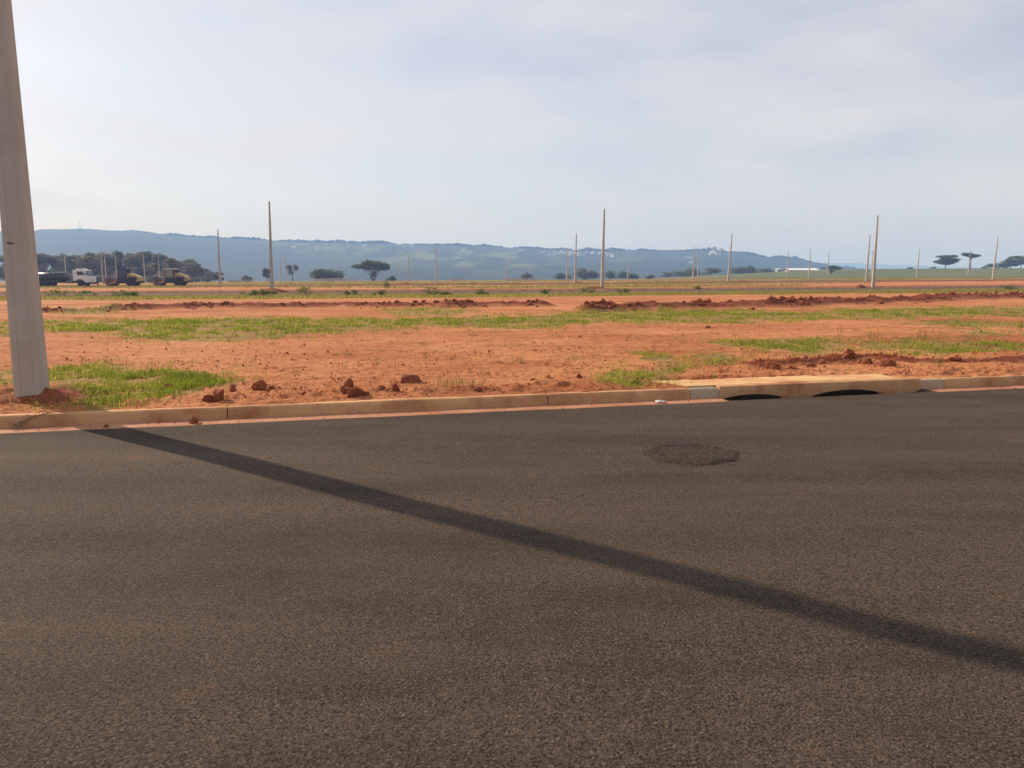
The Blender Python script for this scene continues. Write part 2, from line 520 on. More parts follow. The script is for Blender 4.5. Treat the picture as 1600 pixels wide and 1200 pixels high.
def H_smooth(x, y):
    s, t = to_st(x, y)
    z = 0.125 - 0.33 * sstep(32, 62, t) + 0.27 * sstep(75.0, 76.0, t)
    z = z + 0.005 * np.maximum(x, 0) * np.clip(y / 140, 0, 1) + 0.0052 * np.maximum(np.minimum(x, 0), -160) * sstep(85, 130, y)
    u = x / np.maximum(y, 1)
    z = z + sstep(0.16, 0.46, u) * sstep(215, 480, y) * 4.2
    z = z - 1.15 * sstep(170, 460, y) * (1 - sstep(0.1, 0.3, u))
    far = np.maximum(y - 465, 0)
    z = z - far * 0.055 * (1 - 0.75 * sstep(0.28, 0.45, u)) - np.maximum(y - 560, 0) * 0.04 * sstep(0.28, 0.45, u)
    return np.maximum(z, -48)

def bank_h(x, y):
    z = np.zeros(np.shape(x)); fr = np.zeros(np.shape(x))
    for P, h, w in BANKS:
        lo = P.min(0) - 4; hi = P.max(0) + 4
        m = (x > lo[0]) & (x < hi[0]) & (y > lo[1]) & (y < hi[1])
        if not m.any(): continue
        d = dist_line(x[m], y[m], P)
        lump = 0.15 + 1.5 * fbm(x[m] / w * 1.6, y[m] / w * 2.2, 31, 5, 0.72)
        k = np.exp(-(d / (w * 0.62)) ** 4)
        z[m] = np.maximum(z[m], h * k * lump)
        fr[m] = np.maximum(fr[m], sstep(0.25, 0.75, k * (0.5 + fbm(x[m] * 1.2 / w, y[m] * 1.2 / w, 47, 3))))
    return z, fr

S_DR = (s_on_kerb(1143, 615) - 0.35, s_on_kerb(1466, 602) - 0.2)     # soil cleared off the drain cover
def rough(x, y):
    s, t = to_st(x, y)
    off = np.ones(np.shape(x))
    for a, b in ROADS:
        off = off * (1 - sstep(a - 1.2, a - 0.4, t) * (1 - sstep(b + 0.5, b + 1.3, t)))
    near = sstep(0.45, 0.9, t) * off
    und = (fbm(s * 0.16, t * 0.22, 3, 3) - 0.5) * 0.10
    stre = (fbm(s * 0.8, t * 4.0, 7, 5, 0.7) - 0.5)
    stre = np.sign(stre) * np.abs(stre) ** 1.0 * 0.060
    fine = (fbm(s * 5.5, t * 7.5, 11, 4, 0.75) - 0.5) * 0.055
    lump = np.maximum(fbm(s * 3.6, t * 4.2, 13, 4, 0.65) - 0.62, 0) * 0.16
    kerbside = np.maximum(fbm(s * 5.5, t * 6.0, 19, 4, 0.7) - 0.52, 0) * 0.24 * np.exp(-((t - 0.95) / 0.5) ** 2)
    fade = 1 / (1 + (np.maximum(t, 0) / 40) ** 2)
    for tc, ph in ((3.4, 0.0), (5.1, 0.0), (8.6, 1.7), (10.3, 1.7), (13.0, 3.1), (14.8, 3.1)):   # old wheel ruts
        dd = t - tc - 0.45 * np.sin(s * 0.11 + ph) - 0.04 * s
        lump = lump - (0.030 * np.exp(-(dd / 0.13) ** 2) - 0.016 * np.exp(-((np.abs(dd) - 0.24) / 0.08) ** 2)) * sstep(0.40, 0.55, fbm(s * 0.25 + tc, t * 0.1, 23, 3)) * (0.6 + 0.4 * np.sin(s * 40))
    spill = (np.maximum(fbm(s * 3.4, t * 5.0, 27, 5, 0.72) - 0.44, 0) * 0.13 * sstep(0.33, 0.46, t) - 0.012 * (1 - sstep(0.36, 0.5, t))) * (1 - sstep(0.8, 1.5, t))
    spill = np.where((s > S_DR[0]) & (s < S_DR[1]) & (t < 1.0), -0.03, spill)
    return spill * (t < 2) + near * ((und * sstep(1.0, 6.0, t)) + stre * fade + fine * fade + lump * fade + kerbside)

def H(x, y):
    x = np.atleast_1d(np.asarray(x, float)); y = np.atleast_1d(np.asarray(y, float))
    return H_smooth(x, y) + rough(x, y) + bank_h(x, y)[0]

def H1(x, y): return float(H(x, y)[0])

# ------------------------------------------------------------------ grass areas (on the ground plane)
PATCH = {
 'verge': [[(70, 578), (130, 572), (210, 576), (300, 582), (345, 592), (340, 606), (290, 612), (268, 626), (215, 634), (150, 642), (120, 630), (135, 612), (80, 604)],
           [(-40, 585), (14, 582), (14, 600), (-40, 604)]],
 'bandleft': [[(40, 502), (200, 500), (400, 497), (520, 496), (640, 498), (655, 505), (560, 516), (470, 522), (380, 531), (270, 533), (200, 532), (215, 524), (150, 520), (60, 521)],
              [(-60, 505), (10, 503), (10, 528), (-60, 530)]],
 'bandmid': [[(600, 500), (700, 494), (820, 495), (900, 489), (1000, 489), (960, 500), (880, 509), (800, 515), (720, 511), (620, 508)],
             [(560, 518), (620, 512), (660, 514), (600, 521)],
             [(980, 487), (1110, 485), (1180, 487), (1270, 491), (1240, 500), (1170, 506), (1080, 505), (1000, 508), (960, 503)]],
 'bandright': [[(1300, 486), (1420, 483), (1500, 482), (1640, 480), (1640, 494), (1530, 495), (1430, 499), (1340, 498), (1290, 494)],
               [(1250, 492), (1320, 487), (1320, 497), (1260, 497)],
               [(1420, 506), (1500, 504), (1640, 507), (1640, 513), (1540, 512), (1430, 510)],
               [(1500, 519), (1560, 516), (1560, 527), (1500, 530)]],
 'vergeright': [[(1120, 538), (1200, 531), (1290, 532), (1330, 542), (1310, 554), (1250, 557), (1210, 550), (1130, 543)],
                [(1345, 538), (1420, 535), (1520, 536), (1640, 541), (1640, 552), (1560, 551), (1430, 555), (1370, 548)],
                [(1084, 558), (1120, 551), (1165, 554), (1150, 565), (1095, 571)]],
 'tuft': [[(982, 556), (1030, 553), (1062, 570), (1050, 582), (1035, 600), (985, 603), (950, 597), (905, 588), (960, 583), (1000, 580), (1010, 570)]],
 'bankgrass': [[(90, 484), (150, 480), (200, 484), (150, 493), (100, 493)], [(610, 484), (660, 480), (740, 487), (700, 494), (620, 492)], [(1130, 486), (1180, 484), (1190, 490), (1130, 490)]],
}
POLY = {k: [pxpoly(p) for p in v] for k, v in PATCH.items()}

def warp(x, y, k=1.0):
    return (x + k * (fbm(x * 0.9, y * 0.9, 61, 3) - 0.5) * 1.6 + k * (fbm(x * 3.2, y * 3.2, 63, 3, .7) - 0.5) * 1.1,
            y + k * (fbm(x * 0.9, y * 0.9, 71, 3) - 0.5) * 2.0 + k * (fbm(x * 3.2, y * 3.2, 73, 3, .7) - 0.5) * 1.3)

def warpk(y): return np.clip(np.asarray(y) / 22.0, 0.25, 1.4)

def strip_mask(x, y):
    """grass on the verge this side of the far street"""
    s, t = to_st(x, y)
    e = (fbm(s * 0.13, t * 0.2, 81, 4) - 0.5)
    return sstep(47.5, 51.0, t + e * 9) * (1 - sstep(61.5, 62.6, t)) * sstep(0.30, 0.45, fbm(s * 0.2, t * 0.4, 83, 4) + 0.05)

def beyond_mask(x, y):
    s, t = to_st(x, y)
    u = x / np.maximum(y, 1)
    g = fbm(s * 0.035, t * 0.11, 91, 5, 0.6)
    lim = 0.49 + 0.10 * sstep(0.12, 0.3, u)
    return sstep(lim, lim + 0.06, g) * sstep(77, 79, t)

# ------------------------------------------------------------------ ground sheet
def build_ground():
    uc = [-0.95 + 1.9 * i / 760 for i in range(761)]
    side = [0.95 * 1.13 ** k for k in range(1, 16)]
    us = np.array(sorted([-a for a in side] + uc + side))
    ts = [0.335]
    while ts[-1] < 1500:
        t = ts[-1]; d = 8.5 + t
        ts.append(t + max(0.034, 0.0042 * d if t < 60 else 0.009 * d))
    ts = np.array(ts)
    U, T = np.meshgrid(us, ts)
    # intersection of direction (u,1) with the line at offset t
    den = U * ND[0] + 1.0 * ND[1]
    c0 = O0[0] * ND[0] + O0[1] * ND[1]
    k = (T + c0) / den
    k = np.where(den > 0.05, k, 1)
    X, Y = U * k, k
    x, y = X.ravel(), Y.ravel()
    bz, fresh_shade = bank_h(x, y)
    z = H_smooth(x, y) + rough(x, y) + bz
    wx, wy = warp(x, y, warpk(y))
    grassy = np.zeros(len(x))
    nearmask = y < 80
    for name, polys in POLY.items():
        for P in polys:
            g = np.zeros(len(x)); g[nearmask] = in_poly(wx[nearmask], wy[nearmask], P)
            grassy = np.maximum(grassy, g * 0.85)
    grassy = np.maximum(grassy, strip_mask(x, y) * 0.9)
    grassy = np.maximum(grassy, beyond_mask(x, y) * 0.85)
    s, t = to_st(x, y)
    u = x / np.maximum(y, 1)
    fresh_shade = np.maximum(fresh_shade * 0.95, sstep(0.60, 0.72, fbm(s * 0.12, t * 0.35, 101, 5, 0.62)) * 0.35)
    for a, b in ROADS:   # dark line past each street paints the shade of its bank
        fresh_shade = np.maximum(fresh_shade, 0.8 * np.exp(-((t - b - 0.9) / 0.6) ** 2))
    pasture = sstep(0.10, 0.30, u + 0.08 * (fbm(x * 0.02, y * 0.02, 5, 3) - .5)) * sstep(205, 235, y + 30 * (fbm(x * 0.03, y * 0.03, 6, 3) - .5))
    pasture = np.maximum(pasture, sstep(300, 420, y))
    grassy = grassy * (1 - pasture)
    nr, nc = U.shape
    idx = np.arange(nr * nc).reshape(nr, nc)
    F = np.stack([idx[:-1, :-1], idx[:-1, 1:], idx[1:, 1:], idx[1:, :-1]], -1).reshape(-1, 4)
    me = np_mesh('ground', np.stack([x, y, z], 1), F)
    set_attr(me, 'grassy', grassy); set_attr(me, 'fresh_shade', fresh_shade); set_attr(me, 'pasture', pasture)
    o = link_mesh('ground', me, M['ground'], smooth=True)
    tag(o, 'bare red earth of the building plots running to the horizon', kind='structure')
build_ground()

# verge and open ground on the camera's side of the street
def back_ground():
    ss = np.linspace(-260, 260, 131); ts = np.concatenate([np.linspace(-14.45, -22, 12), np.linspace(-25, -260, 30)])
    S_, T_ = np.meshgrid(ss, ts)
    x, y = to_xy(S_.ravel(), T_.ravel())
    z = 0.12 + (fbm(S_.ravel() * 0.3, T_.ravel() * 0.3, 5, 4) - 0.5) * 0.1 * sstep(-14.6, -16.5, T_.ravel())
    nr, nc = S_.shape
    idx = np.arange(nr * nc).reshape(nr, nc)
    F = np.stack([idx[:-1, :-1], idx[1:, :-1], idx[1:, 1:], idx[:-1, 1:]], -1).reshape(-1, 4)
    me = np_mesh('verge_ground', np.stack([x, y, z], 1), F)
    for a in ('grassy', 'fresh_shade', 'pasture'): set_attr(me, a, np.zeros(len(x)))
    tag(link_mesh('verge_ground', me, M['ground'], smooth=True), 'red earth verge on the near side of the street', kind='structure')
back_ground()

# ------------------------------------------------------------------ street in the foreground
MANHOLE = np.array(gp(1080, 711))
def build_road():
    ss = np.concatenate([np.linspace(-260, -32, 40), np.linspace(-30, 40, 351), np.linspace(42, 260, 40)])
    ts = np.linspace(-14.0, 0.056, 92)
    S_, T_ = np.meshgrid(ss, ts)
    s, t = S_.ravel(), T_.ravel()
    x, y = to_xy(s, t)
    z = (fbm(s * 0.10, t * 0.55, 21, 3) - 0.5) * 0.05 * sstep(0, -0.6, t) * sstep(-14, -13.4, t)
    d = np.hypot(x - MANHOLE[0], y - MANHOLE[1])
    z = z + 0.010 * np.exp(-((d - 0.62) / 0.25) ** 2)
    z = z * (1 - sstep(1.2, 0.5, d)) + 0.010 * np.exp(-((d - 0.6) / 0.22) ** 2)
    nr, nc = S_.shape
    idx = np.arange(nr * nc).reshape(nr, nc)
    F = np.stack([idx[:-1, :-1], idx[:-1, 1:], idx[1:, 1:], idx[1:, :-1]], -1).reshape(-1, 4)
    me = np_mesh('road', np.stack([x, y, z], 1), F)
    tag(link_mesh('road', me, M['asphalt'], smooth=True), 'grey brown asphalt street in the foreground', kind='structure')
build_road()

# ragged round patch where the surfacing is worn over a buried cover
def build_patch():
    n, rings = 72, 16
    rng = np.random.default_rng(5)
    V, F = [], []
    for r in range(rings + 1):
        for k in range(n):
            a = 2 * math.pi * k / n
            rad = 0.43 * (r / rings) * (1 + 0.06 * math.sin(3 * a + 1) + 0.05 * math.sin(7 * a) + (0.03 * rng.standard_normal() if r == rings else 0.0))
            px_, py_ = rad * math.cos(a), rad * math.sin(a) * 0.92
            z = 0.006 + 0.013 * float(vnoise(px_ * 26 + 50, py_ * 26 + 50, 3)) * (1 - (r / rings) ** 6)
            if r == rings - 2: z += 0.006 + 0.010 * float(vnoise(k * 0.21, 1.0, 9))
            if r == rings: z = 0.003
            V.append((px_, py_, z))
    for r in range(rings):
        for k in range(n):
            j = (k + 1) % n
            F.append((r * n + k, r * n + n + k, r * n + n + j, r * n + j))
    me = np_mesh('worn_patch', V, F)
    o = link_mesh('worn_patch', me, M['asphalt_worn'], loc=(MANHOLE[0], MANHOLE[1], 0.004), smooth=True)
    tag(o, 'round ragged dark patch of cracked asphalt sunk in the street', 'asphalt patch')
build_patch()

# ------------------------------------------------------------------ kerb, gutter, drain inlet
KT = 0.30       # kerb face offset behind the asphalt edge
KH = 0.132
S_J1, S_J2 = s_on_kerb(352, 645), s_on_kerb(865, 625)
S_G0, S_D0, S_D1, S_G1 = s_on_kerb(1097, 617), s_on_kerb(1143, 615), s_on_kerb(1466, 602), s_on_kerb(1502, 600)

def kerb_mesh(name, s0, s1, mat, parent, seed=0, dz=0.0, t0=KT, hh=KH):
    prof = [(0.0, -0.10), (0.012, 0.02), (0.020, hh - 0.035), (0.030, hh - 0.010), (0.050, hh), (0.13, hh), (0.148, hh - 0.012), (0.150, -0.10)]
    n = max(2, int((s1 - s0) / 0.06))
    V, F = [], []
    m = len(prof)
    for i in range(n + 1):
        s = s0 + (s1 - s0) * i / n
        e = 0.006 if i in (0, n) else 0.0
        for (t, z) in prof:
            zz = z + dz + ((0.006 * (float(vnoise(s * 2.1, t * 9, seed + 3)) - 0.5) - 0.020 * max(0.0, float(vnoise(s * 7.0, t * 4, seed + 5)) - 0.72)) if z > 0.05 else 0) - (e if z > 0.05 else 0)
            tt = t0 + t + 0.008 * (float(vnoise(s * 1.7, z * 9 + 5, seed + 4)) - 0.5) + (e if t < 0.06 else 0)
            x, y = to_xy(s, tt)
            V.append((x, y, zz))
    for i in range(n):
        for k in range(m - 1):
            F.append((i * m + k, (i + 1) * m + k, (i + 1) * m + k + 1, i * m + k + 1))
    me = bpy.data.meshes.new(name)
    me.from_pydata(V, [], F + [tuple(range(m)), tuple(range(n * m + m - 1, n * m - 1, -1))])
    me.update()
    o = link_mesh(name, me, mat, parent)
    me.shade_smooth(); me.set_sharp_from_angle(angle=R(50))
    return o

kerb = empty('kerb', (0, 0, 0)); tag(kerb, 'dusty ochre concrete kerb along the far side of the street', kind='structure')
cuts = [S_J1 - 3.75 * k for k in range(12, 0, -1)] + [S_J1, S_J2, S_G0]
for i in range(len(cuts) - 1):
    kerb_mesh('kerb_segment', cuts[i] + 0.006, cuts[i + 1] - 0.006, M['kerb'], kerb, i)
kerb_mesh('kerb_segment', S_G0 + 0.003, S_D0 - 0.004, M['kerb_grey'], kerb, 40)
kerb_mesh('kerb_segment', S_D1 + 0.004, S_G1 - 0.003, M['kerb_grey'], kerb, 41)
cuts = [S_G1] + [S_G1 + 3.75 * k for k in range(1, 14)]
for i in range(len(cuts) - 1):
    kerb_mesh('kerb_segment', cuts[i] + 0.006, cuts[i + 1] - 0.006, M['kerb'], kerb, 50 + i)

def gutter(name, s0, s1, seed, mat=None, dip=0.0, lab=None):
    n = int((s1 - s0) / 0.06)
    rows = [0.05, 0.10, 0.16, 0.23, 0.335]
    V, F = [], []
    for i in range(n + 1):
        s = s0 + (s1 - s0) * i / n
        w = sstep(s0, s0 + 0.12, s) * (1 - sstep(s1 - 0.12, s1, s))
        for r, t in enumerate(rows):
            edge = 0.0
            if r == 0 and dip == 0: edge = -0.015 - 0.05 * float(fbm(s * 1.8, 3.0, seed, 4, 0.6))
            if r == 0 and dip > 0: edge = -0.06
            x, y = to_xy(s, t + edge)
            z = 0.004 - dip * float(w) * (t / 0.335) ** 0.8 + (0.006 * float(vnoise(s * 5, t * 20, seed)) if 0 < r else 0) - (0.003 if r == 0 and dip == 0 else 0)
            V.append((x, y, z))
    m = len(rows)
    for i in range(n):
        for r in range(m - 1):
            F.append((i * m + r, (i + 1) * m + r, (i + 1) * m + r + 1, i * m + r + 1))
    o = link_mesh(name, np_mesh(name, V, F), mat or M['gutter'], smooth=True)
    tag(o, lab, kind='structure')
gutter('gutter', -45, S_D0 - 0.03, 1, lab='strip of gutter under pale red dust left of the drain')
gutter('gutter', S_D1 + 0.03, 50, 2, lab='strip of gutter under pale red dust right of the drain')
gutter('gutter_apron', S_D0 - 0.03, S_D1 + 0.03, 3, M['asphalt'], 0.055, 'asphalt dipping into the mouths of the storm drain')

def build_drain():
    L = S_D1 - S_D0
    x0, y0 = to_xy(S_D0, KT)
    root = empty('storm_drain', (x0, y0, 0), PHI)
    tag(root, 'concrete kerb storm drain with two low arched mouths', 'storm drain')
    a0, a1 = s_on_kerb(1163, 622) - S_D0, s_on_kerb(1287, 619) - S_D0
    b0, b1 = s_on_kerb(1325, 617) - S_D0, s_on_kerb(1451, 612) - S_D0
    mid = 0.5 * (a1 + b0)
    def panel(s0, s1, o0, o1, hmax):
        n = 48
        V, F = [], []
        for i in range(n + 1):
            s = s0 + (s1 - s0) * i / n
            k = (s - o0) / (o1 - o0)
            zb = -0.12
            if 0 < k < 1: zb = -0.055 + hmax * math.sin(math.pi * k) ** 0.62
            for (t, z) in ((0.018, zb), (0.006, max(zb, 0.10)), (0.022, KH + 0.012), (0.045, KH + 0.022), (0.12, KH + 0.022), (0.12, zb)):
                V.append((s, t + 0.004 * math.sin(s * 9), z))
        for i in range(n):
            for r in range(6):
                q = (r + 1) % 6
                F.append((i * 6 + r, (i + 1) * 6 + r, (i + 1) * 6 + q, i * 6 + q))
        F += [tuple(range(6)), tuple(range(n * 6 + 5, n * 6 - 1, -1))]
        me = bpy.data.meshes.new('mouth_panel'); me.from_pydata(V, [], F); me.update()
        o = link_mesh('mouth_panel', me, M['kerb'], root)
        me.shade_smooth(); me.set_sharp_from_angle(angle=R(40))
    panel(0, mid - 0.002, a0, a1, 0.082)
    panel(mid + 0.002, L, b0, b1, 0.090)
    # buried chamber behind the mouths
    c = MB()
    X0, X1, T0, T1, Z0, Z1 = 0.03, L - 0.03, 0.02, 0.85, -0.75, 0.118
    vs = [(X0, T0, Z0), (X1, T0, Z0), (X1, T1, Z0), (X0, T1, Z0), (X0, T0, Z1 - 0.2), (X1, T0, Z1 - 0.2), (X1, T1, Z1), (X0, T1, Z1), (X0, T0 + 0.09, Z1), (X1, T0 + 0.09, Z1)]
    c.add(vs, [(0, 1, 2, 3), (2, 6, 7, 3), (0, 3, 7, 8, 4), (1, 5, 9, 6, 2), (8, 7, 6, 9)])
    c.build('chamber', M['void'], root)
    # cover slabs lying behind the panel
    dd = 0.62
    for (s0, s1, tilt, back) in ((-0.42, mid - 0.30, 0.0, dd), (mid - 0.285, mid + 0.62, 0.004, dd * 0.95), (mid + 0.635, L - 0.25, 0.0, dd * 0.8)):
        m = MB()
        nx, ny = 14, 8
        V, F = [], []
        for j in range(ny + 1):
            for i in range(nx + 1):
                s = s0 + (s1 - s0) * i / nx; t = 0.13 + back * j / ny
                V.append((s + 0.02 * (vnoise(t * 5, s0 * 3, 5) - 0.5) - 0.28 * j / ny * (1 if i == 0 and s0 < 0 else 0), t + (0.05 * (float(vnoise(s * 5, 3, 7)) - 0.5) if j == ny else 0),
                          0.152 + tilt + 0.005 * float(vnoise(s * 6, t * 6, 3)) - 0.02 * max(0, j / ny - 0.7)))
        for j in range(ny):
            for i in range(nx):
                a = j * (nx + 1) + i
                F.append((a, a + 1, a + nx + 2, a + nx + 1))
        b = len(V)
        rim = [i for i in range(nx + 1)] + [j * (nx + 1) + nx for j in range(1, ny + 1)] + [ny * (nx + 1) + i for i in range(nx - 1, -1, -1)] + [j * (nx + 1) for j in range(ny - 1, 0, -1)]
        V2 = [(V[i][0], V[i][1], 0.09) for i in rim]
        for q in range(len(rim)):
            r = (q + 1) % len(rim)
            F.append((rim[r], rim[q], b + q, b + r))
        me = bpy.data.meshes.new('cover_slab'); me.from_pydata(V + V2, [], F); me.update()
        link_mesh('cover_slab', me, M['slab'], root)
build_drain()

# kerb of the near side, behind the camera
nk = empty('near_kerb'); tag(nk, 'kerb on the camera side of the street', kind='structure')
for i in range(12):
    kerb_mesh('kerb_segment', -22 + 3.75 * i, -22 + 3.75 * i + 3.738, M['kerb'], nk, 70 + i, t0=-14.16)

# ------------------------------------------------------------------ the two cross streets beyond the field
def far_road(name, t0, t1, lab):
    ss = np.linspace(-260, 330, 296)
    V, F = [], []
    ts = [t0, t0 + 0.5, (t0 + t1) / 2, t1 - 0.5, t1]
    for s in ss:
        for t in ts:
            x, y = to_xy(s, t)
            V.append((x, y, float(H_smooth(np.array([x]), np.array([y]))[0]) + 0.05))
    m = len(ts)
    for i in range(len(ss) - 1):
        for r in range(m - 1):
            F.append((i * m + r, (i + 1) * m + r, (i + 1) * m + r + 1, i * m + r + 1))
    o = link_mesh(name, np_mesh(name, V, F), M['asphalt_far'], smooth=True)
    tag(o, lab, kind='structure')
    for tk, side in ((t0 - 0.16, 'near'), (t1 + 0.005, 'far')):
        V, F = [], []
        for s in ss:
            for (dt, dz) in ((0, -0.1), (0.0, 0.17), (0.14, 0.17), (0.14, -0.1)):
                x, y = to_xy(s, tk + dt)
                V.append((x, y, float(H_smooth(np.array([x]), np.array([y]))[0]) + dz))
        for i in range(len(ss) - 1):
            for r in range(3):
                F.append((i * 4 + r, (i + 1) * 4 + r, (i + 1) * 4 + r + 1, i * 4 + r + 1))
        k = link_mesh('kerb_line', np_mesh('kerb_line', V, F), M['kerb'])
        tag(k, f'thin kerb line on the {side} edge of the {lab.split(" street")[0].split("asphalt ")[-1]} street'.replace('  ', ' '), kind='structure')
far_road('far_road', *ROADS[0], 'grey asphalt middle street crossing beyond the red field')
far_road('farther_road', *ROADS[1], 'grey asphalt distant street behind the middle street')
# ------------------------------------------------------------------ far hills
RIDGE = np.array([(-900, 372), (-300, 368), (50, 365), (100, 362), (150, 361.5), (220, 364), (262, 368), (280, 371), (340, 374), (420, 378), (480, 381), (560, 382), (620, 384), (700, 386), (760, 387), (800, 389), (860, 391), (900, 393),
                  (940, 394), (1000, 393), (1060, 395), (1110, 394), (1140, 396), (1180, 403), (1230, 406), (1260, 411), (1290, 416), (1340, 423), (1420, 430), (1700, 436), (2500, 440)], float)
R_RIDGE = 3600.0
HK = 0.53     # the ridge stands about 1.9 km away
def hill_z(u, r):
    return CAM_H + HK * (_hill(np.asarray(u), np.asarray(r) / HK) - CAM_H)
def _hill(u, r):
    px = 800 + 1200 * np.asarray(u) * 0.99
    yr = np.interp(px, RIDGE[:, 0], RIDGE[:, 1])
    zr = CAM_H + (430 - yr) / 1200 * R_RIDGE * 1.02
    x, y = u * r, r
    k = np.clip((r - 1350) / (R_RIDGE - 1350), 0, 1)
    rise = 0.55 * k ** 0.8 + 0.45 * sstep(0.35, 1.0, k)
    # a lower shoulder in front of the crest on the right half
    sh = 26 * np.exp(-((r - 2300) / 420) ** 2) * sstep(-0.35, -0.1, u) * (0.4 + fbm(u * 9, r * 0.001, 44, 3))
    z = -50 + (zr + 50) * rise + sh * (1 - sstep(0.33, 0.45, u))
    z = z + (fbm(x * 0.006, y * 0.006, 33, 4) - 0.5) * 26 * (1 - k * 0.85) * sstep(1300, 1800, r)
    z = z - np.maximum(r - R_RIDGE, 0) * 0.05
    return z

def build_hills():
    us = np.linspace(-1.7, 1.3, 460)
    rs = np.concatenate([np.linspace(900, 1400, 8), np.linspace(1430, 3750, 100), np.linspace(3900, 5500, 8)])
    U, Rr = np.meshgrid(us, rs)
    u, r = U.ravel(), Rr.ravel()
    z = _hill(u, r)
    px = 800 + 1188 * u
    fields = np.exp(-((px - 740) / 130) ** 2) * np.exp(-((r - 2700) / 480) ** 2) * 1.5 + 0.9 * np.exp(-((px - 520) / 90) ** 2) * np.exp(-((r - 3200) / 300) ** 2) \
        + 0.6 * np.exp(-((px - 1000) / 60) ** 2) * np.exp(-((r - 2900) / 300) ** 2)
    nr, nc = U.shape
    idx = np.arange(nr * nc).reshape(nr, nc)
    F = np.stack([idx[:-1, :-1], idx[:-1, 1:], idx[1:, 1:], idx[1:, :-1]], -1).reshape(-1, 4)
    me = np_mesh('hills', np.stack([u * r * HK, r * HK, CAM_H + HK * (z - CAM_H)], 1), F)
    set_attr(me, 'fields', np.clip(fields, 0, 1))
    tag(link_mesh('hills', me, M['hill'], smooth=True), 'long wooded ridge fading blue in the haze across the valley', kind='structure')
    # wooded cover: crowns along crest and slopes
    rng = np.random.default_rng(8)
    n = 5000
    uu = rng.uniform(-1.0, 0.5, n)
    rr = rng.normal(R_RIDGE, 45, n)
    pxx = 800 + 1188 * uu
    clump = fbm(uu * 60, rr * 0.002, 77, 3)
    fm = np.exp(-((pxx - 740) / 130) ** 2) * np.exp(-((rr - 2700) / 480) ** 2)
    keep = (clump > 0.30) & (fm < 0.35)
    uu, rr, clump = uu[keep], rr[keep], clump[keep]
    rr = rr * HK
    zz = hill_z(uu, rr)
    size = rng.uniform(2.5, 9.0, len(uu)) * (0.35 + 1.9 * (clump - 0.3)) * np.where(800 + 1188 * uu < 270, 0.5, 1.0) * HK
    ph = (1 + 5 ** 0.5) / 2
    ico = np.array([(-1, ph, 0), (1, ph, 0), (-1, -ph, 0), (1, -ph, 0), (0, -1, ph), (0, 1, ph), (0, -1, -ph), (0, 1, -ph), (ph, 0, -1), (ph, 0, 1), (-ph, 0, -1), (-ph, 0, 1)]) / 1.9
    icf = np.array([(0, 11, 5), (0, 5, 1), (0, 1, 7), (0, 7, 10), (0, 10, 11), (1, 5, 9), (5, 11, 4), (11, 10, 2), (10, 7, 6), (7, 1, 8), (3, 9, 4), (3, 4, 2), (3, 2, 6), (3, 6, 8), (3, 8, 9), (4, 9, 5), (2, 4, 11), (6, 2, 10), (8, 6, 7), (9, 8, 1)])
    m = len(uu)
    V = ico[None] * (1 + 0.25 * rng.standard_normal((m, 12, 1))) * size[:, None, None] * np.array((1.2, 1.2, 0.95))
    V = V + np.stack([uu * rr, rr, zz + size * 0.5], 1)[:, None]
    F = icf[None] + (np.arange(m) * 12)[:, None, None]
    o = link_mesh('far_woodland', np_mesh('far_woodland', V.reshape(-1, 3), F.reshape(-1, 3)), M['crown_far'], smooth=True)
    tag(o, 'hazy far off woodland covering the ridge across the valley', 'woodland', kind='stuff')
build_hills()

def far_range():
    us = np.linspace(-0.3, 1.6, 200); rs = np.array([6500, 7200, 8000, 8600, 9000, 9400]) * 0.6
    hgt = np.array([-60, -20, 0.45, 0.85, 1.0, 0.8])
    V, F = [], []
    for j, r in enumerate(rs):
        for u in us:
            px = 800 + 1188 * u
            top = np.interp(px, [440, 1000, 1250, 1330, 1400, 1480, 1560, 1700, 2400], [422, 420, 410, 411, 414, 417, 420, 420, 421])
            zt = (430 - top) / 1200 * 5400 + 7 * (float(fbm(u * 14, 2.0, 55, 3)) - 0.5)
            V.append((u * r, r, hgt[j] if hgt[j] < 0 else zt * hgt[j]))
    n = len(us)
    for j in range(len(rs) - 1):
        for i in range(n - 1):
            F.append((j * n + i, j * n + i + 1, (j + 1) * n + i + 1, (j + 1) * n + i))
    me = np_mesh('far_range', V, F); set_attr(me, 'fields', np.zeros(len(V)))
    tag(link_mesh('far_range', me, M['hill'], smooth=True), 'faint pale range of hills low on the horizon at right', kind='structure')
far_range()

def on_hill(px, py):
    d = ray(px, py)
    u = d[0] / d[1]
    rs = np.linspace(1500, 3640, 900) * HK
    zr = CAM_H + d[2] / d[1] * rs
    zh = hill_z(np.full(900, u), rs)
    ok = np.where(zh >= zr)[0]
    r = rs[ok[0]] if len(ok) else (R_RIDGE - 15) * HK
    return u * r, r, float(hill_z(np.array([u]), np.array([r]))[0])

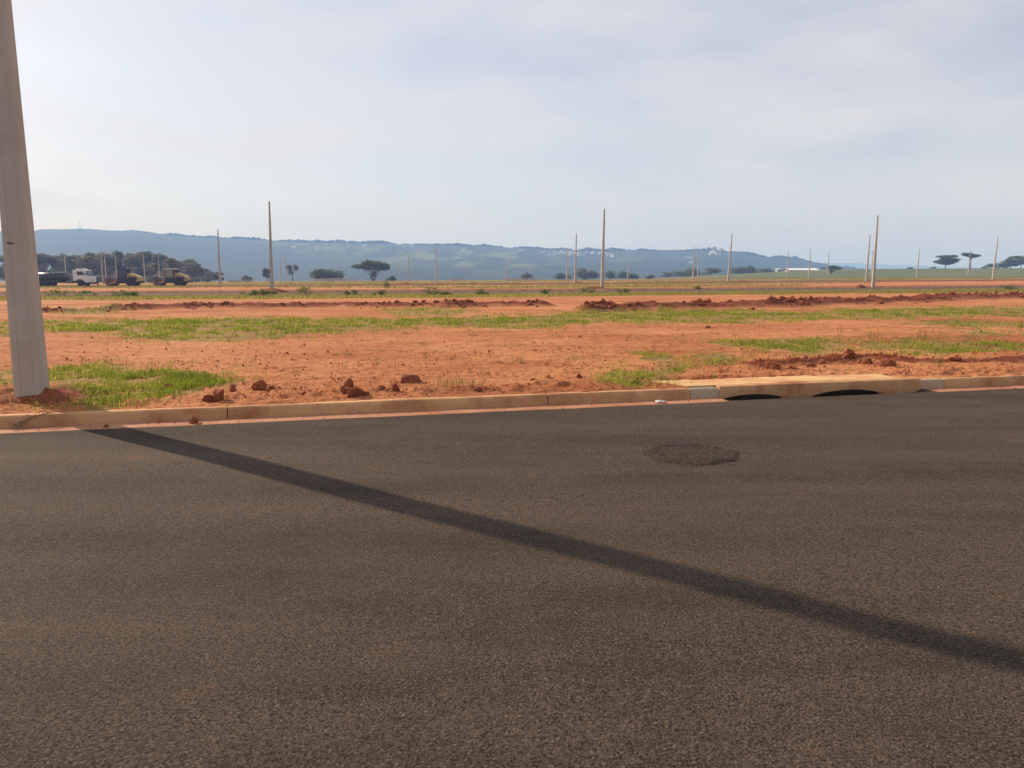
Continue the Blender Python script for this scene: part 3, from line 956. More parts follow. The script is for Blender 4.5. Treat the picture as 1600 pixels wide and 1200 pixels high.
# pale houses of the town on the ridge
def house_mesh(w, d, h, rf):
    m = MB(); m.box(-w / 2, w / 2, -d / 2, d / 2, -6, h)
    return m, MB().prism([(-w / 2 - 0.6, h), (w / 2 + 0.6, h), (0, h + rf)], -d / 2 - 0.5, d / 2 + 0.5)
rng = random.Random(3)
HOUSES = []
HLAB = ('left of the town cluster', 'in the thick of the town cluster left of the slim centre poles', 'in the town cluster just left of the slim centre poles', 'behind the slim centre poles', 'right beside the tallest centre pole', 'a little right of the tallest centre pole',
        'below the skyline tower blocks', 'alone on the lower slope below the tower blocks', 'above the pale green hill field', 'on the slope right of the tallest left pole', 'on the crest above the broad flat topped tree', 'around the foot of the tower blocks', 'on the crest above the thin dark pole')
_ci = 0
for cx, cy, n, sx, sy in ((810, 395, 4, 20, 3), (860, 397, 6, 24, 3), (884, 397, 5, 14, 3), (905, 397, 4, 14, 3), (935, 398, 3, 12, 2), (955, 400, 3, 12, 2), (1065, 401, 2, 18, 3), (1077, 412, 1, 3, 1),
                          (715, 394, 3, 26, 3), (480, 387, 4, 26, 3), (550, 389, 3, 26, 3), (1110, 396, 4, 14, 2), (640, 389, 2, 20, 3)):
    for k in range(n):
        HOUSES.append((cx + rng.uniform(-sx, sx), cy + rng.uniform(-sy, sy), HLAB[_ci]))
    _ci += 1
for i, (px, py, where) in enumerate(HOUSES):
    x, y, z = on_hill(px, py)
    e = empty('hillside_house', (x, y - 5, z), rng.uniform(-0.5, 0.5))
    w = rng.uniform(6, 12)
    a, b = house_mesh(w, rng.uniform(5, 7), rng.uniform(2.6, 4.2), rng.uniform(0.9, 1.7))
    a.build('wall', M['house_wall'], e); b.build('roof', M['house_roof'] if rng.random() < 0.6 else M['barn_roof'], e)
    tag(e, f'tiny pale house {where}', 'house', f'hillside houses {where}')
# tower blocks on the skyline
for (px, w, h, lab) in ((1099, 12, 22, 'leftmost'), (1107, 14, 27, 'second'), (1116, 16, 30, 'tallest'), (1127, 14, 19, 'rightmost')):
    x, y, z = on_hill(px, 395)
    w *= HK; h *= HK * 0.6; x, y = x / y * (R_RIDGE - 30) * HK, (R_RIDGE - 30) * HK; z = float(hill_z(np.array([x / y]), np.array([y]))[0])
    e = empty('tower_block', (x, y, z), 0.3)
    MB().box(-w / 2, w / 2, -4, 4, -6, h).build('wall', M['tower'], e)
    MB().box(-w / 4, w / 4, -1.6, 1.6, h, h + 2).build('lift_housing', M['tower'], e)
    tag(e, f'{lab} of the faint grey tower blocks on the skyline right of centre', 'building', 'tower blocks on the far skyline')
# masts
for (px, top, hh, lab) in ((126, 349, 36, 'thin tall lattice mast standing on the blue plateau at left'), (217, 359, 15, 'short faint mast on the crest right of the tall mast')):
    u = at(px, 1.0, 365)
    RM = R_RIDGE * HK; hh *= HK
    z = float(hill_z(np.array([u]), np.array([RM]))[0])
    e = empty('radio_mast', (u * RM, RM, z))
    m = MB()
    for k in range(3):
        a = 2.1 * k
        m.tube([(1.6 * math.cos(a), 1.6 * math.sin(a), -3), (0.5 * math.cos(a), 0.5 * math.sin(a), hh)], [0.26, 0.2], 5)
    m.build('lattice', M['mast'], e)
    MB().tube([(0, 0, hh), (0, 0, hh + 3)], [0.2, 0.15], 5).build('antenna', M['mast'], e)
    tag(e, lab, 'mast')

# ------------------------------------------------------------------ trees
def leaf_cloud(lobes, n, size, rng, flat=0.5, shell=0.55):
    """quads spread through ellipsoid lobes (cx,cy,cz,rx,ry,rz)"""
    lobes = np.array(lobes, float)
    vol = lobes[:, 3] * lobes[:, 4] * lobes[:, 5]
    pr = vol ** 0.67; pr /= pr.sum()
    which = rng.choice(len(lobes), n, p=pr)
    d = rng.standard_normal((n, 3)); d /= np.linalg.norm(d, axis=1)[:, None]
    rad = shell + (1 - shell) * rng.random(n) ** 0.6
    rad *= 1 + 0.16 * rng.standard_normal(n)
    L = lobes[which]
    P = L[:, :3] + d * rad[:, None] * L[:, 3:6]
    a = rng.standard_normal((n, 3)); a[:, 2] *= flat; a /= np.linalg.norm(a, axis=1)[:, None]
    b = np.cross(a, rng.standard_normal((n, 3))); b /= np.linalg.norm(b, axis=1)[:, None]
    s = size * rng.uniform(0.6, 1.4, n)[:, None]
    V = np.stack([P - a * s, P - b * s * 0.55, P + a * s, P + b * s * 0.55], 1).reshape(-1, 3)
    F = np.arange(4 * n).reshape(n, 4)
    shade = np.repeat(np.clip(rng.random(n) * 0.8 + 0.2 * rng.random(len(lobes))[which], 0, 1), 4)
    return V, F, shade

def make_tree(name, label, base, h, w, kind, mat, seed, group=None, n=None, cat='tree', bark='bark'):
    rng = np.random.default_rng(seed)
    x, y = base
    root = empty(name, (x, y, H1(x, y) - 0.1))
    tag(root, label, cat, group)
    lobes, limbs = [], []
    r = w / 2
    if kind == 'umbrella':
        for k in range(17):
            a = rng.uniform(0, 6.28); q = r * 0.80 * math.sqrt(rng.random())
            lz = h * (0.88 - 0.40 * (q / r) ** 2) - rng.uniform(0, 0.16) * h
            lobes.append((q * math.cos(a), q * math.sin(a) * 0.8, lz, r * rng.uniform(0.20, 0.34), r * rng.uniform(0.24, 0.4), h * rng.uniform(0.06, 0.12)))
        for k in range(3):
            a = rng.uniform(0, 6.28); q = r * rng.uniform(0.5, 0.75)
            lobes.append((q * math.cos(a), q * math.sin(a) * 0.8, h * rng.uniform(0.5, 0.62), r * 0.24, r * 0.24, h * 0.06))
        fork = h * 0.16
    elif kind == 'layered':
        for k in range(26):
            lz = rng.uniform(0.32, 0.92); a = rng.uniform(0, 6.28); q = r * 0.72 * math.sqrt(rng.random()) * (1.1 - 0.35 * max(0, lz - 0.6) / 0.33)
            lobes.append((q * math.cos(a), q * math.sin(a) * 0.8, h * lz, r * rng.uniform(0.22, 0.36), r * 0.3, h * rng.uniform(0.06, 0.11)))
        fork = h * 0.3
    elif kind == 'parasol':
        for k in range(9):
            a = rng.uniform(0, 6.28); q = r * 0.7 * math.sqrt(rng.random())
            lobes.append((q * math.cos(a), q * math.sin(a) * 0.8, h * rng.uniform(0.78, 0.92), r * rng.uniform(0.28, 0.4), r * 0.35, h * 0.085))
        fork = h * 0.55
    elif kind == 'bush':
        for k in range(9):
            q = rng.uniform(-0.72, 0.72) * r
            hh = h * (1 - 0.5 * (abs(q) / r) ** 1.5)
            lobes.append((q, rng.uniform(-0.3, 0.3) * r, hh * rng.uniform(0.38, 0.62), r * rng.uniform(0.25, 0.4), r * 0.35, hh * rng.uniform(0.3, 0.42)))
        fork = h * 0.15
    elif kind == 'sparse':
        for k in range(7):
            a = rng.uniform(0, 6.28); q = r * 0.75 * math.sqrt(rng.random())
            lobes.append((q * math.cos(a), q * math.sin(a), h * rng.uniform(0.5, 0.93), r * 0.25, r * 0.25, h * 0.10))
        fork = h * 0.35
    else:
        for k in range(12):
            a = rng.uniform(0, 6.28); q = r * 0.68 * math.sqrt(rng.random())
            lz = rng.uniform(0.22, 0.86) * h
            lim = 1 - 0.35 * max(0, lz / h - 0.55) / 0.3
            lobes.append((q * lim * math.cos(a), q * lim * math.sin(a), lz, r * rng.uniform(0.26, 0.42), r * rng.uniform(0.26, 0.42), h * rng.uniform(0.09, 0.17)))
        fork = h * 0.25
    n = n or int(900 + 60 * w * h * 0.35)
    size = 0.035 * h + 0.10
    if kind == 'sparse': n = n // 4
    V, F, sh = leaf_cloud(lobes, n, size, rng, 0.45)
    me = np_mesh('crown', V, F); set_attr(me, 'rnd', sh)
    link_mesh('crown', me, M[mat], root)
    tk = MB(); t0 = 0.022 * h + 0.06
    stems = 3 if kind == 'umbrella' else 1
    for q in range(stems):
        lean = (q - (stems - 1) / 2) * 0.10 * h
        tk.tube([(lean * 0.25, 0, -0.3), (lean * 0.5, 0, fork * 0.5), (lean, 0.05, fork)], [t0 * 1.3, t0, t0 * 0.85], 7)
    tk.build('trunk', M[bark], root, smooth=True)
    lb = MB()
    for (cx, cy, cz, *_r) in lobes:
        q = int(rng.integers(stems)); lean = (q - (stems - 1) / 2) * 0.10 * h
        p0 = Vector((lean, 0.05, fork)); p1 = Vector((cx, cy, cz)); mid = p0.lerp(p1, 0.5) + Vector((0, 0, 0.06 * h))
        lb.tube([p0, mid, p1], [t0 * 0.6, t0 * 0.38, t0 * 0.15], 5)
    lb.build('limb', M[bark], root, smooth=True)
    return root

def tree_px(name, label, px, ytop, wpx, d, kind, mat, seed, group=None, **kw):
    x = at(px, d)
    zb = H1(x, d)
    dtop = ray(px, ytop); ztop = CAM_H + dtop[2] / dtop[1] * d
    return make_tree(name, label, (x, d), max(1.2, ztop - zb + 0.1), wpx * d / 1200, kind, mat, seed, group, **kw)

tree_px('umbrella_tree', 'broad flat topped tree with several stems standing alone left of centre', 583, 402, 60, 300, 'umbrella', 'leaf', 1, n=3600)
tree_px('bush', 'wide rounded dark bush left of the broad flat topped tree', 508, 417, 66, 290, 'bush', 'leaf', 2, n=3200, cat='bush')
tree_px('small_tree', 'nearly bare thin tree right of the nearest left pole', 457, 412, 28, 330, 'sparse', 'leaf_hazed', 3)
tree_px('small_tree', 'slim dark tree just left of the twin thin poles', 417, 419, 16, 320, 'round', 'leaf_hazed', 4)
tree_px('low_bush', 'low dark bush behind the laid pipes at far left of the valley edge', 383, 429, 26, 310, 'bush', 'leaf_hazed', 5, cat='bush')
tree_px('low_bush', 'small low bush under the right side of the broad flat topped tree', 612, 430, 22, 310, 'bush', 'leaf', 6, cat='bush')
tree_px('low_bush', 'low bush at the rim left of the paired centre poles', 823, 425, 22, 420, 'bush', 'leaf_hazed', 7, cat='bush')
tree_px('small_tree', 'low round tree left of the pair of poles near centre', 879, 424, 34, 420, 'bush', 'leaf_hazed', 8)
tree_px('small_tree', 'round dark tree between the two centre poles', 915, 418, 44, 400, 'bush', 'leaf_hazed', 9)
tree_px('small_tree', 'hazy round tree just right of the tall centre pole', 962, 420, 40, 430, 'bush', 'leaf_hazed', 10)
tree_px('bush', 'small dark round bush right of the tall centre pole', 988, 425, 20, 360, 'bush', 'leaf_hazed', 11, cat='bush')
tree_px('low_bush', 'tiny flat bush at the rim between centre and right poles', 1017, 428, 16, 380, 'bush', 'leaf_hazed', 12, cat='bush')
RG = 'row of trees along the field edge right of centre'
for i, (px, yt, w, lab) in enumerate(((1042, 424, 22, 'lowest tree at the left end of the hazy row'), (1064, 419, 26, 'second tree of the hazy row, left of the thin pole pair'), (1078, 416, 26, 'tree of the hazy row directly behind the thin pole pair'),
                                      (1108, 417, 32, 'broad tree of the hazy row left of the leaning pole'), (1152, 413, 26, 'tree of the hazy row right of the leaning pole'), (1172, 412, 26, 'tallest tree in the right half of the hazy row'),
                                      (1196, 416, 24, 'tree of the hazy row left of the white barn'), (1214, 417, 22, 'tree of the hazy row touching the left end of the white barn'), (1262, 417, 22, 'small tree rising behind the right end of the white barn'))):
    tree_px('field_tree', lab, px, yt + (i * 5 % 3), w * 1.35, 455 + (i % 3) * 14 + (60 if px > 1190 else 0), 'bush' if i % 3 else 'round', 'leaf_hazed', 20 + i, RG)
tree_px('umbrella_tree', 'small flat topped tree in the green field beside thin poles', 1299, 413, 34, 330, 'umbrella', 'leaf', 31, n=1500)
tree_px('umbrella_tree', 'layered tree on the green field, left of the parasol shaped tree', 1476, 398, 44, 440, 'layered', 'leaf', 32, n=3800)
tree_px('parasol_tree', 'parasol shaped tree with a tall bare trunk on the green field', 1515, 395, 34, 430, 'parasol', 'leaf', 33, n=2200)
tree_px('field_tree', 'low spreading tree behind the pole near the right edge', 1560, 408, 38, 440, 'bush', 'leaf', 34, n=2600)
tree_px('field_tree', 'large dark tree cut by the right edge of the picture', 1594, 399, 52, 445, 'layered', 'leaf', 35, n=5200)
tree_px('field_tree', 'second dark tree at the right edge beside the large one', 1578, 404, 30, 450, 'round', 'leaf', 36, n=2600)
tree_px('low_bush', 'tiny bush on the field skyline left of the right trees', 1422, 418, 12, 455, 'bush', 'leaf', 37, cat='bush')
tree_px('low_bush', 'small bush at the foot of the layered tree', 1458, 418, 14, 455, 'bush', 'leaf', 38, cat='bush')
tree_px('low_bush', 'tiny bush between the parasol tree and the right edge trees', 1535, 421, 14, 455, 'bush', 'leaf', 39, cat='bush')
WG = 'wood behind the parked machines'
WOOD = ((10, 396, 50, 'leaf_hazed'), (38, 394, 46, 'leaf_hazed'), (72, 393, 48, 'leaf'), (100, 397, 40, 'leaf'), (122, 398, 36, 'leaf_hazed'), (140, 397, 44, 'leaf_dry'), (150, 389, 30, 'leaf'), (165, 394, 40, 'leaf_dry'),
        (182, 399, 36, 'leaf_hazed'), (197, 390, 30, 'leaf'), (214, 394, 38, 'leaf_dry'), (231, 391, 42, 'leaf'), (250, 396, 36, 'leaf_hazed'), (268, 400, 34, 'leaf_dry'), (285, 405, 34, 'leaf_hazed'), (300, 410, 30, 'leaf_dry'), (316, 416, 28, 'leaf_hazed'), (335, 424, 24, 'leaf_hazed'))
WOOD = tuple((a, b, c, 'leaf_hazed' if d == 'leaf' else d) for a, b, c, d in WOOD)
WL = ('leftmost tree of the wood, left of the near pole', 'tree of the wood hidden mostly by the near pole', 'tall green tree of the wood above the black tank', 'green tree of the wood above the front of the tank',
      'grey green tree of the wood over the gap before the white cab', 'dry brown tree of the wood over the white cab', 'dark domed tree top left of the rollers', 'dry brown tree between cab and first roller',
      'grey green tree behind the drum of the first roller', 'second dark domed tree top above the first roller', 'dry brown tree behind the first roller hood', 'bright green tree top between the two rollers',
      'grey green tree left of the second roller cab', 'dry brown tree right above the second roller', 'sloping end tree of the wood, right of the second roller', 'low brown tree near the right end of the wood',
      'low grey tree left of the slim pole', 'lowest tree at the right end of the wood')
for i, (px, yt, w, mt) in enumerate(WOOD):
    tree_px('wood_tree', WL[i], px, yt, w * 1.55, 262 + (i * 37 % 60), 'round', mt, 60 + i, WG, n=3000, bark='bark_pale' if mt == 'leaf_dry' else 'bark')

for i in range(13):
    px = 40 + i * 23
    tree_px('undergrowth_bush', ('leftmost', 'second', 'third', 'fourth', 'fifth', 'sixth', 'seventh', 'eighth', 'ninth', 'tenth', 'eleventh', 'twelfth', 'rightmost')[i] + ' undergrowth bush from the left along the foot of the wood',
            px, 424 + (i * 5 % 7), 34, 252 + i % 3, 'bush', 'leaf_hazed', 140 + i, 'undergrowth along the foot of the wood', n=1100, cat='bush')

# long white roofed barn on the field
def barn():
    d = 480; x = at(1250, d); z = H1(x, d)
    e = empty('barn', (x, d, z), 0.1)
    zt = CAM_H + ray(1250, 419.3)[2] / ray(1250, 419.3)[1] * d - z
    MB().box(-9, 9, -4, 4, -0.5, zt - 0.9).build('wall', M['barn_wall'], e)
    MB().prism([(-10, zt - 1.2), (10, zt - 1.2), (10, zt - 1.05), (-10, zt - 1.05)], -5, -4.9).build('fascia', M['barn_roof'], e)
    for s in (-1, 1):
        MB().add([(-10, -5.2 * s, zt - 1.1), (10, -5.2 * s, zt - 1.1), (10, 0, zt + 0.15), (-10, 0, zt + 0.15), (-10, -5.2 * s, zt - 1.2), (10, -5.2 * s, zt - 1.2), (10, 0, zt + 0.05), (-10, 0, zt + 0.05)],
                 [(0, 1, 2, 3), (7, 6, 5, 4), (0, 4, 5, 1), (2, 6, 7, 3)]).build('roof', M['barn_roof'], e)
    tag(e, 'long low barn with a bright white roof on the green field', 'barn')
    x = at(1218, d - 10)
    e = empty('shed', (x, d - 10, H1(x, d - 10)), 0.1)
    MB().box(-2.2, 2.2, -1.5, 1.5, -0.3, 1.6).build('wall', M['barn_wall'], e)
    MB().prism([(-2.6, 1.6), (2.6, 1.6), (2.6, 1.75), (0, 2.3), (-2.6, 1.75)], -1.9, 1.9).build('roof', M['barn_roof'], e)
    tag(e, 'small pale shed just left of the white roofed barn', 'shed')
barn()

# ------------------------------------------------------------------ concrete poles
POLE_H = 9.1
def pole_mesh(h, wb, db, wt, dt, rec=0.16, nseg=14):
    """double T concrete pole: recessed panels on the two broad faces"""
    V, F = [], []
    for i in range(nseg + 1):
        k = i / nseg; z = -0.35 + (h + 0.35) * k
        w, d = (wb + (wt - wb) * k) / 2, (db + (dt - db) * k) / 2
        c = min(w, d) * 0.16
        f = w * 0.50                                   # half width of the recess
        g = d * rec * 1.0
        ring = [(-w + c, -d), (-f, -d), (-f + g * 0.8, -d + g), (f - g * 0.8, -d + g), (f, -d), (w - c, -d), (w, -d + c), (w, d - c),
                (w - c, d), (f, d), (f - g * 0.8, d - g), (-f + g * 0.8, d - g), (-f, d), (-w + c, d), (-w, d - c), (-w, -d + c)]
        V += [(a, b, z) for a, b in ring]
    m = 16
    for i in range(nseg):
        for k in range(m):
            j = (k + 1) % m
            F.append((i * m + k, i * m + j, i * m + m + j, i * m + m + k))
    F += [tuple(range(m - 1, -1, -1)), tuple(range(nseg * m, nseg * m + m))]
    me = bpy.data.meshes.new('shaft'); me.from_pydata(V, [], F); me.update()
    return me

near_shaft = pole_mesh(POLE_H, 0.318, 0.285, 0.13, 0.11, rec=0.07, nseg=30)
near_shaft.materials.append(M['pole'])
far_shaft = pole_mesh(POLE_H, 0.40, 0.30, 0.15, 0.12)
far_shaft.materials.append(M['pole'])
cap_me = bpy.data.meshes.new('top_bolt')
_m = MB(); _m.box(-0.10, 0.10, -0.02, 0.02, -0.02, 0.02); cap_me.from_pydata(_m.v, [], _m.f); cap_me.materials.append(M['chassis'])

def add_pole(label, x, y, lean=0.0, scale=1.0, near=False, rz=PHI, group='concrete poles along the streets'):
    z = H1(x, y)
    e = empty('concrete_pole', (x, y, z - 0.02))
    e.rotation_euler = (0, lean, rz) if near else Euler((0, lean, rz)).to_matrix().to_euler()
    e.scale = (1, 1, scale) if near else (1.0, 1.0, scale)
    o = bpy.data.objects.new('shaft', near_shaft if near else far_shaft); col.objects.link(o); o.parent = e
    for q in range(3):
        b = bpy.data.objects.new('through_bolt', cap_me); col.objects.link(b); b.parent = e; b.location = (0, 0, POLE_H - 0.25 - 0.3 * q)
    tag(e, label, 'pole', group)
    return e

PX, PY = gp(44, 627, 0.14)
ps, pt = to_st(PX, PY); PX, PY = to_xy(ps, pt + 0.16)
pole0 = add_pole('huge concrete pole at the left edge, planted behind the kerb', float(PX), float(PY), near=True)
# a mould seam mark and a wire eye on the near pole
_s = MB().box(-0.03, 0.03, -0.004, 0.004, -0.006, 0.006)
o = _s.build('inset_mark', M['cabdark'], pole0, loc=(-0.055, -0.122, 1.85))

POLES = [  # px, distance, lean (rad to the right), label
 (424, 81, 0.012, 'tallest pole left of centre, standing in a dark soil mound'),
 (941, 90.5, 0.014, 'tallest pole near the centre, beside the middle street'),
 (1365, 98, 0.006, 'tallest pole on the right, beside a small red soil heap'),
 (343.5, 126, 0.006, 'slim pole left of the tallest left pole'),
 (899, 143, 0.010, 'slim pole just left of the tallest centre pole'),
 (1138, 147, 0.050, 'leaning pole between the tallest centre and right poles'),
 (1354, 153, 0.024, 'slim pole immediately left of the tallest right pole'),
 (1551.5, 166, 0.055, 'leaning pole near the right edge before the dark trees'),
 (682, 188, -0.012, 'lone slim pole between the tallest left and centre poles'),
 (439, 262, -0.004, 'left one of twin thin poles right of the tallest left pole'),
 (447, 315, -0.004, 'right one of twin thin poles right of the tallest left pole'),
 (639, 252, -0.01, 'thin dark pole right of the broad flat topped tree'),
 (625, 330, -0.005, 'faintest pole beside the broad flat topped tree'),
 (790, 335, -0.004, 'thin faint pole in front of the pale green hill field'),
 (886, 216, 0.012, 'thin pole left of the two tallest looking centre poles'),
 (981, 350, 0.004, 'thin faint pole right of the tallest centre pole'),
 (1083, 216, 0.02, 'left one of the thin pole pair left of the leaning pole'),
 (1090, 262, 0.01, 'right one of the thin pole pair left of the leaning pole'),
 (1230, 262, 0.02, 'thin pole in front of the white roofed barn'),
 (1264, 240, 0.012, 'thin pole right of the white roofed barn'),
 (1293, 285, 0.016, 'thin pole through the small flat topped field tree'),
 (1432.5, 245, 0.045, 'slim leaning pole between the tallest right pole and the layered tree'),
 (1512.5, 290, 0.030, 'thin pole in front of the parasol shaped tree trunk'),
 (103, 235, 0.0, 'pole behind the front end of the black tank'),
 (160, 235, 0.0, 'left one of two poles behind the worker'),
 (165.5, 225, 0.0, 'right one of two poles behind the worker'),
 (182, 250, 0.0, 'pole behind the drum of the first roller'),
 (226, 245, 0.0, 'pole between the two rollers'),
 (249, 250, 0.0, 'pole behind the drum of the second roller'),
]
for px, d, lean, lab in POLES:
    x = at(px, d)
    add_pole(lab, x, d, lean)
# pole with a crossarm beside the tallest right pole
x = at(1361.5, 275)
e = add_pole('thin pole with a short crossarm left of the tallest right pole', x, 275, 0.01)
MB().box(-0.9, 0.9, -0.06, 0.06, 8.2, 8.36).build('crossarm', M['bark_pale'], e)

# concrete poles still lying in stacks
def laid(px0, px1, d, n, lab, dz=0.0, rz=None):
    x0, x1 = at(px0, d), at(px1, d)
    L = abs(x1 - x0); cx = (x0 + x1) / 2
    for k in range(n):
        layer = 0 if k < (n + 1) // 2 else 1
        yy = d + (k % ((n + 1) // 2)) * 0.5
        z = H1(cx, yy) + 0.25 + layer * 0.34 + dz
        e = empty('laid_pole', (cx - L / 2 + 0.35, yy, z))
        e.rotation_euler = (0, R(90) - 0.01 * k, (-0.02 + 0.015 * k) if rz is None else rz + 0.015 * k)
        o = bpy.data.objects.new('shaft', far_shaft); col.objects.link(o); o.parent = e; e.scale = (0.9, 0.9, L / POLE_H)
        where = ('front pole', 'second pole', 'third pole', 'upper front pole', 'upper middle pole', 'upper rear pole')[k] if n > 3 else ('front pole', 'rear pole', 'upper pole')[k] if n == 3 else ('front pole', 'rear pole')[k]
        tag(e, f'{where} of the {lab}', 'pole', lab)
laid(490, 526, 262, 6, 'grey stack lying before the wide bush', 0.15)
laid(528, 560, 264, 2, 'grey pair lying right of the stack by the bush')
laid(791, 842, 225, 3, 'grey stack lying right of the thin faint centre pole')
laid(704, 730, 230, 2, 'grey pair lying right of the lone slim pole')
laid(356, 394, 205, 3, 'pale stack lying left of the tallest left pole')

# ------------------------------------------------------------------ soil mounds
def mound(name, label, x, y, w, dpt, h, seed, mat='mound'):
    n, rings = 40, 12
    V, F = [], []
    z0 = H1(x, y)
    for r in range(rings + 1):
        q = r / rings
        for k in range(n):
            a = 2 * math.pi * k / n
            jag = 1 + 0.22 * (float(fbm(math.cos(a) * 1.6 + 5, math.sin(a) * 1.6 + 5, seed, 3)) - 0.5) * 2
            px_, py_ = q * jag * w / 2 * math.cos(a), q * jag * dpt / 2 * math.sin(a)
            z = h * (1 - q ** 1.4) * (0.65 + 0.7 * float(fbm(px_ / w * 7 + 9, py_ / dpt * 7 + 9, seed + 1, 4, 0.6)))
            V.append((px_, py_, z - 0.05 - 0.12 * q ** 6))
    for r in range(rings):
        for k in range(n):
            j = (k + 1) % n
            F.append((r * n + k, r * n + n + k, r * n + n + j, r * n + j))
    o = link_mesh(name, np_mesh(name, V, F), M[mat], loc=(x, y, z0), smooth=True)
    tag(o, label, 'soil mound', 'heaps of dug soil by the poles')
def mound_px(lab, px, d, w, h, seed): mound('soil_mound', lab, at(px, d), d, w, w * 0.7, h, seed)
mound('soil_mound', 'dark crumbly soil dug up round the foot of the huge near pole', float(PX) + 0.10, float(PY) - 0.02, 1.9, 0.80, 0.17, 9)
mound_px('dark red mound around the foot of the tallest left pole', 423, 80.6, 4.2, 0.33, 1)
mound_px('low red mound left of the foot of the tallest centre pole', 930, 90.6, 3.2, 0.30, 2)
mound_px('small red heap left of the tallest right pole', 1346, 97, 2.2, 0.55, 3)
mound_px('red heap under the thin dark pole right of the flat topped tree', 632, 150, 3.0, 0.35, 4)
mound_px('low red heap at the foot of the slim pole left of centre pole', 905, 142, 3.4, 0.35, 5)
mound_px('low red heap right of the leaning pole', 1160, 146, 5.0, 0.35, 6)

# ------------------------------------------------------------------ vehicles
def wheel(parent, x, y, r, w, tread=0.0):
    t = MB().lathe_y([(-w / 2, r * 0.62), (-w / 2, r * 0.93), (-w * 0.36, r), (w * 0.36, r), (w / 2, r * 0.93), (w / 2, r * 0.62)], 22)
    wh = empty('wheel', (x, y, r)); wh.parent = parent
    t.build('tyre', M['rubber'], wh, smooth=True)
    MB().lathe_y([(-w * 0.40, r * 0.60), (-w * 0.25, r * 0.30), (-w * 0.52, r * 0.16), (w * 0.52, r * 0.16), (w * 0.25, r * 0.30), (w * 0.40, r * 0.60)], 18).build('rim', M['rim'], wh, smooth=True)
    if tread:
        m = MB()
        for k in range(18):
            a = 2 * math.pi * k / 18
            Mx = Matrix.Rotation(-a, 4, 'Y')
            m.box(r - 0.03, r + tread, -w * 0.45, 0.0, -0.05, 0.05, M=Mx @ Matrix.Rotation(0.5, 4, 'X'))
            m.box(r - 0.03, r + tread, 0.0, w * 0.45, -0.05, 0.05, M=Mx @ Matrix.Rotation(-0.5, 4, 'X'))
        m.build('tread', M['rubber'], wh)

